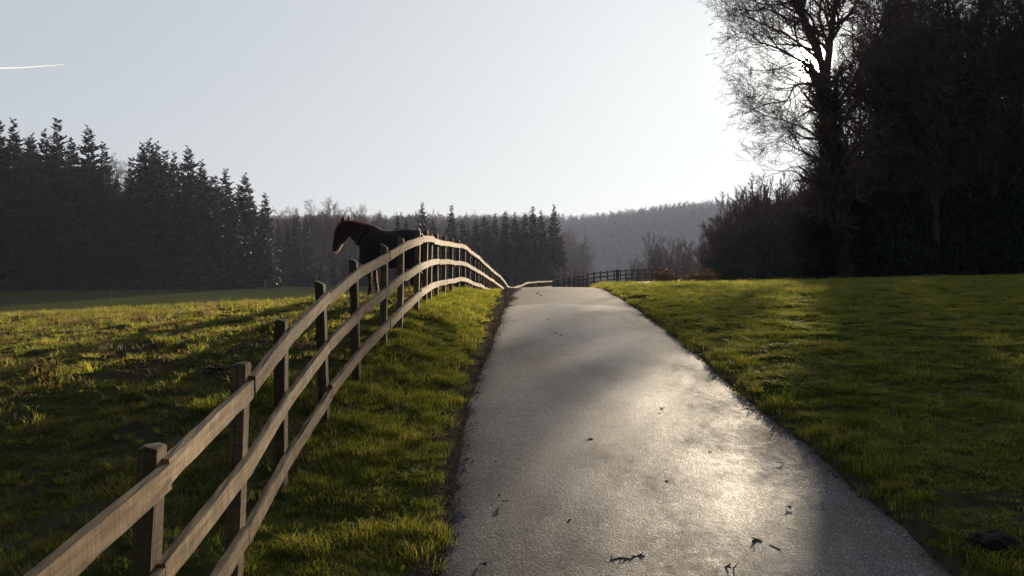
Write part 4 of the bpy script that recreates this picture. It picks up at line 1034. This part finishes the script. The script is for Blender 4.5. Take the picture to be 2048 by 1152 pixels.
nr = len(rug); RF = [(i * kk + j, i * kk + j + 1, (i + 1) * kk + j + 1, (i + 1) * kk + j) for i in range(nr - 1) for j in range(kk - 1)]
me = mesh_np('rug', np.array(RV), np.array(RF), M['rug'], True)
ro = obj('rug', me, horse); sm_ = ro.modifiers.new('t', 'SOLIDIFY'); sm_.thickness = .012; ss = ro.modifiers.new('ss', 'SUBSURF'); ss.levels = 1; ss.render_levels = 1
# neck cover: a collar of cloth up the neck
neck = [(1.34, 1.30, .30, .20), (1.16, 1.38, .315, .19), (1.02, 1.45, .285, .16), (.97, 1.475, .27, .15)]
V, Fq, cp = slanted(neck); me = mesh_np('neck_cover', V, np.array(Fq), M['rug'], True); nc_ = obj('neck_cover', me, ro)
V, Fq, cp = slanted([(.985, 1.468, .288, .162), (.955, 1.484, .278, .155)]); obj('binding', mesh_np('binding', V, np.array(Fq), M['rugtrim'], True), ro)

# ------------------------------------------------------------------ small things on the ground
def surf(x, y):
    """ground point seen at frame pixel"""
    lo = 3.0
    for Y in np.arange(3.0, 60, .02):
        X_ = (x - 1024) / F * Y; e0, e1 = roadedges(Y)
        z = rZ(Y) + .02 if e0 < X_ < e1 else ground_z(X_, Y)
        if (HZ - y) / F * Y <= z: return X_, Y, float(z)
    return X_, Y, float(z)
def leafmesh(seed, L_, crumple=.25):
    q = np.random.RandomState(seed); n = 7; V = []
    for i in range(n):
        t = i / (n - 1); w = math.sin(math.pi * t) ** .8 * L_ * .32 + .001
        for s_ in (-1, 0, 1): V.append(((t - .5) * L_, s_ * w * (1 + .3 * q.randn() * abs(s_)), L_ * crumple * (abs(s_) * .5 + .3 * math.sin(t * 5)) + q.rand() * L_ * .06 + .004))
    Fq = [(i * 3 + j, i * 3 + j + 1, (i + 1) * 3 + j + 1, (i + 1) * 3 + j) for i in range(n - 1) for j in range(2)]
    return mesh_np('dead_leaf', np.array(V), np.array(Fq), M['deadleaf'], True)
lm = [leafmesh(s, .06) for s in range(4)]
leafpx = [(1180, 882, 1.0), (1325, 818, .9), (1318, 829, .7), (1010, 1007, 1.0), (1577, 1018, .9), (965, 1134, 1.2), (998, 994, .6), (1110, 668, 1.4), (1122, 672, 1.0), (1096, 640, 1.0), (1560, 928, .7), (1335, 965, .7),
          (1290, 902, .5), (1382, 1030, .5), (1500, 790, .6), (1250, 838, .6), (1081, 592, 1.5), (1075, 588, 1.2), (1645, 1008, .6), (1690, 960, .5), (1140, 1040, .5), (990, 925, .5), (1235, 1010, .5), (1420, 905, .5)]
for i, (x, y, s) in enumerate(leafpx):
    X_, Y, z = surf(x, y); o = obj('dead_leaf', lm[i % 4], None, (X_, Y, z)); s *= 1 if Y < 20 else 1.5
    o.scale = (s, s, s); o.rotation_euler = (0, 0, rs.rand() * 6.28)
    lab = {0: 'single curled dark leaf near the middle of the wet drive', 5: 'larger dead leaf at the lower left of the drive', 3: 'dark leaf near the left edge of the drive'}.get(i, 'small dark leaf scrap lying on the wet drive')
    tag(o, lab, 'leaf', 'dead leaves on the drive')
def twigthing(pxs, rad, label, nm='fallen_twig', br=0, seed=1):
    P = np.array([surf(x, y) for x, y in pxs]); c = P.mean(0); q = np.random.RandomState(seed)
    P[:, 2] += rad * .8; PP = P - c
    V, qd = tubes(PP[None], np.linspace(rad, rad * .6, len(P))[None], 6); Vs = [V]; Qs = [qd]; no = len(V)
    for k in range(br):
        i = q.randint(0, len(PP) - 1); d = unit(np.array([q.randn(), q.randn() * .8, .12])) * .045
        V, qd = tubes(np.array([[PP[i], PP[i] + d * .5, PP[i] + d + [0, 0, .005]]]), np.array([[rad * .8, rad * .7, rad * .3]]), 5); Vs.append(V); Qs.append(qd + no); no += len(V)
    o = obj(nm, mesh_np(nm, np.concatenate(Vs), np.concatenate(Qs), M['deadleaf'], True), None, tuple(c)); tag(o, label, 'twig')
twigthing([(1225, 1123), (1242, 1118), (1262, 1120), (1275, 1116), (1288, 1122)], .007, 'branched dark twig lying at the bottom centre of the drive', br=7, seed=2)
twigthing([(1540, 1093), (1562, 1101)], .004, 'short straight twig beside another at the lower right of the drive')
twigthing([(1505, 1084), (1516, 1082), (1524, 1085)], .006, 'short thick twig lying left of the thin one at lower right', br=2, seed=3)
twigthing([(1448, 1137), (1466, 1141), (1478, 1138)], .005, 'dark twig at the bottom edge of the drive', br=3, seed=5)

# molehills and clods
def clodmesh(seed, h=.5):
    bm = bmesh.new(); bmesh.ops.create_icosphere(bm, subdivisions=4, radius=1)
    q = random.Random(seed); o_ = q.random() * 50
    from mathutils import noise as mn
    for v in bm.verts:
        n_ = mn.fractal(v.co * 1.6 + Vector((o_, 0, 0)), 1.0, 2.0, 4); n2 = mn.noise(v.co * 7 + Vector((o_, 3, 0)))
        v.co *= 1 + .28 * n_ + .12 * n2; v.co.z *= h
        if v.co.z < 0: v.co.z *= .4
    me = bpy.data.meshes.new('molehill'); bm.to_mesh(me); bm.free(); me.materials.append(M['soil']); return me
cm_ = [clodmesh(s) for s in range(3)]
X_, Y, z = surf(1990, 1095)
o = obj('molehill', clodmesh(9, .55), None, (X_, Y, z - .02)); o.scale = (.17, .14, .17); tag(o, 'large black heap of soil at the lower right corner of the lawn', 'molehill')
X_, Y, z = surf(2050, 1090)
o = obj('molehill', clodmesh(11, .5), None, (X_ + .05, Y, z - .02)); o.scale = (.12, .14, .10); tag(o, 'lower heap of soil touching the right picture edge', 'molehill')
clods = [(520, 608, .22), (556, 606, .16), (500, 614, .3), (225, 625, .12), (450, 632, .2), (95, 634, .12), (650, 604, .15), (705, 600, .2), (440, 735, .22), (470, 745, .15), (485, 815, .16), (430, 705, .18), (330, 655, .14), (600, 612, .14), (690, 760, .14), (250, 660, .13), (400, 618, .16)]
for i, (x, y, s) in enumerate(clods):
    X_, Y, z = surf(x, y); o = obj('soil_clod', cm_[i % 3], None, (X_, Y, z - .02)); s *= .8
    o.scale = (s, s * .9, s * .55); o.rotation_euler = (0, 0, rs.rand() * 6)
    lab = {2: 'widest brown soil heap on the paddock skyline left of the horse', 8: 'dark soil heap in the shaded paddock left of the second post'}.get(i, 'small clod of turned soil in the paddock')
    tag(o, lab, 'soil heap', 'soil clods in the paddock')

# contrail
P = np.array([px(-30, 137, 5000), px(40, 135.5, 5000), px(90, 132, 5000), px(130, 129, 5000)]); c = P.mean(0)
V, qd = tubes((P - c)[None], np.array([[2.3, 1.9, 1.4, .6]]), 8)
mc, nt, b = newmat('contrail_vapour'); nt.nodes.remove(b); tb = N(nt, 'ShaderNodeBsdfTranslucent'); tb.inputs[0].default_value = (.95, .95, .95, 1)
nt.links.new(tb.outputs[0], nt.nodes['Material Output'].inputs[0])
o = obj('contrail', mesh_np('contrail', V, qd, mc, True), None, tuple(c)); tag(o, 'thin white vapour trail high in the sky at the left', 'contrail')

# ------------------------------------------------------------------ haze
hx0, hx1, hy0, hy1, hz0, hz1 = -1200, 1400, -60, 1500, -12, 90
bm = bmesh.new(); bmesh.ops.create_cube(bm, size=1)
for v in bm.verts: v.co = Vector(((hx0 + hx1) / 2 + v.co.x * (hx1 - hx0), (hy0 + hy1) / 2 + v.co.y * (hy1 - hy0), (hz0 + hz1) / 2 + v.co.z * (hz1 - hz0)))
me = bpy.data.meshes.new('haze'); bm.to_mesh(me); bm.free()
mh = bpy.data.materials.new('haze'); mh.use_nodes = True; nt = mh.node_tree
for n in list(nt.nodes): nt.nodes.remove(n)
out = N(nt, 'ShaderNodeOutputMaterial'); vp = N(nt, 'ShaderNodeVolumePrincipled'); vp.inputs['Density'].default_value = .00017
vp.inputs['Color'].default_value = (.60, .68, 1.0, 1); vp.inputs['Anisotropy'].default_value = .3
nt.links.new(vp.outputs[0], out.inputs['Volume']); me.materials.append(mh)
o = obj('haze', me); tag(o, 'thin morning haze lying over the fields and woods', 'haze', kind='stuff')
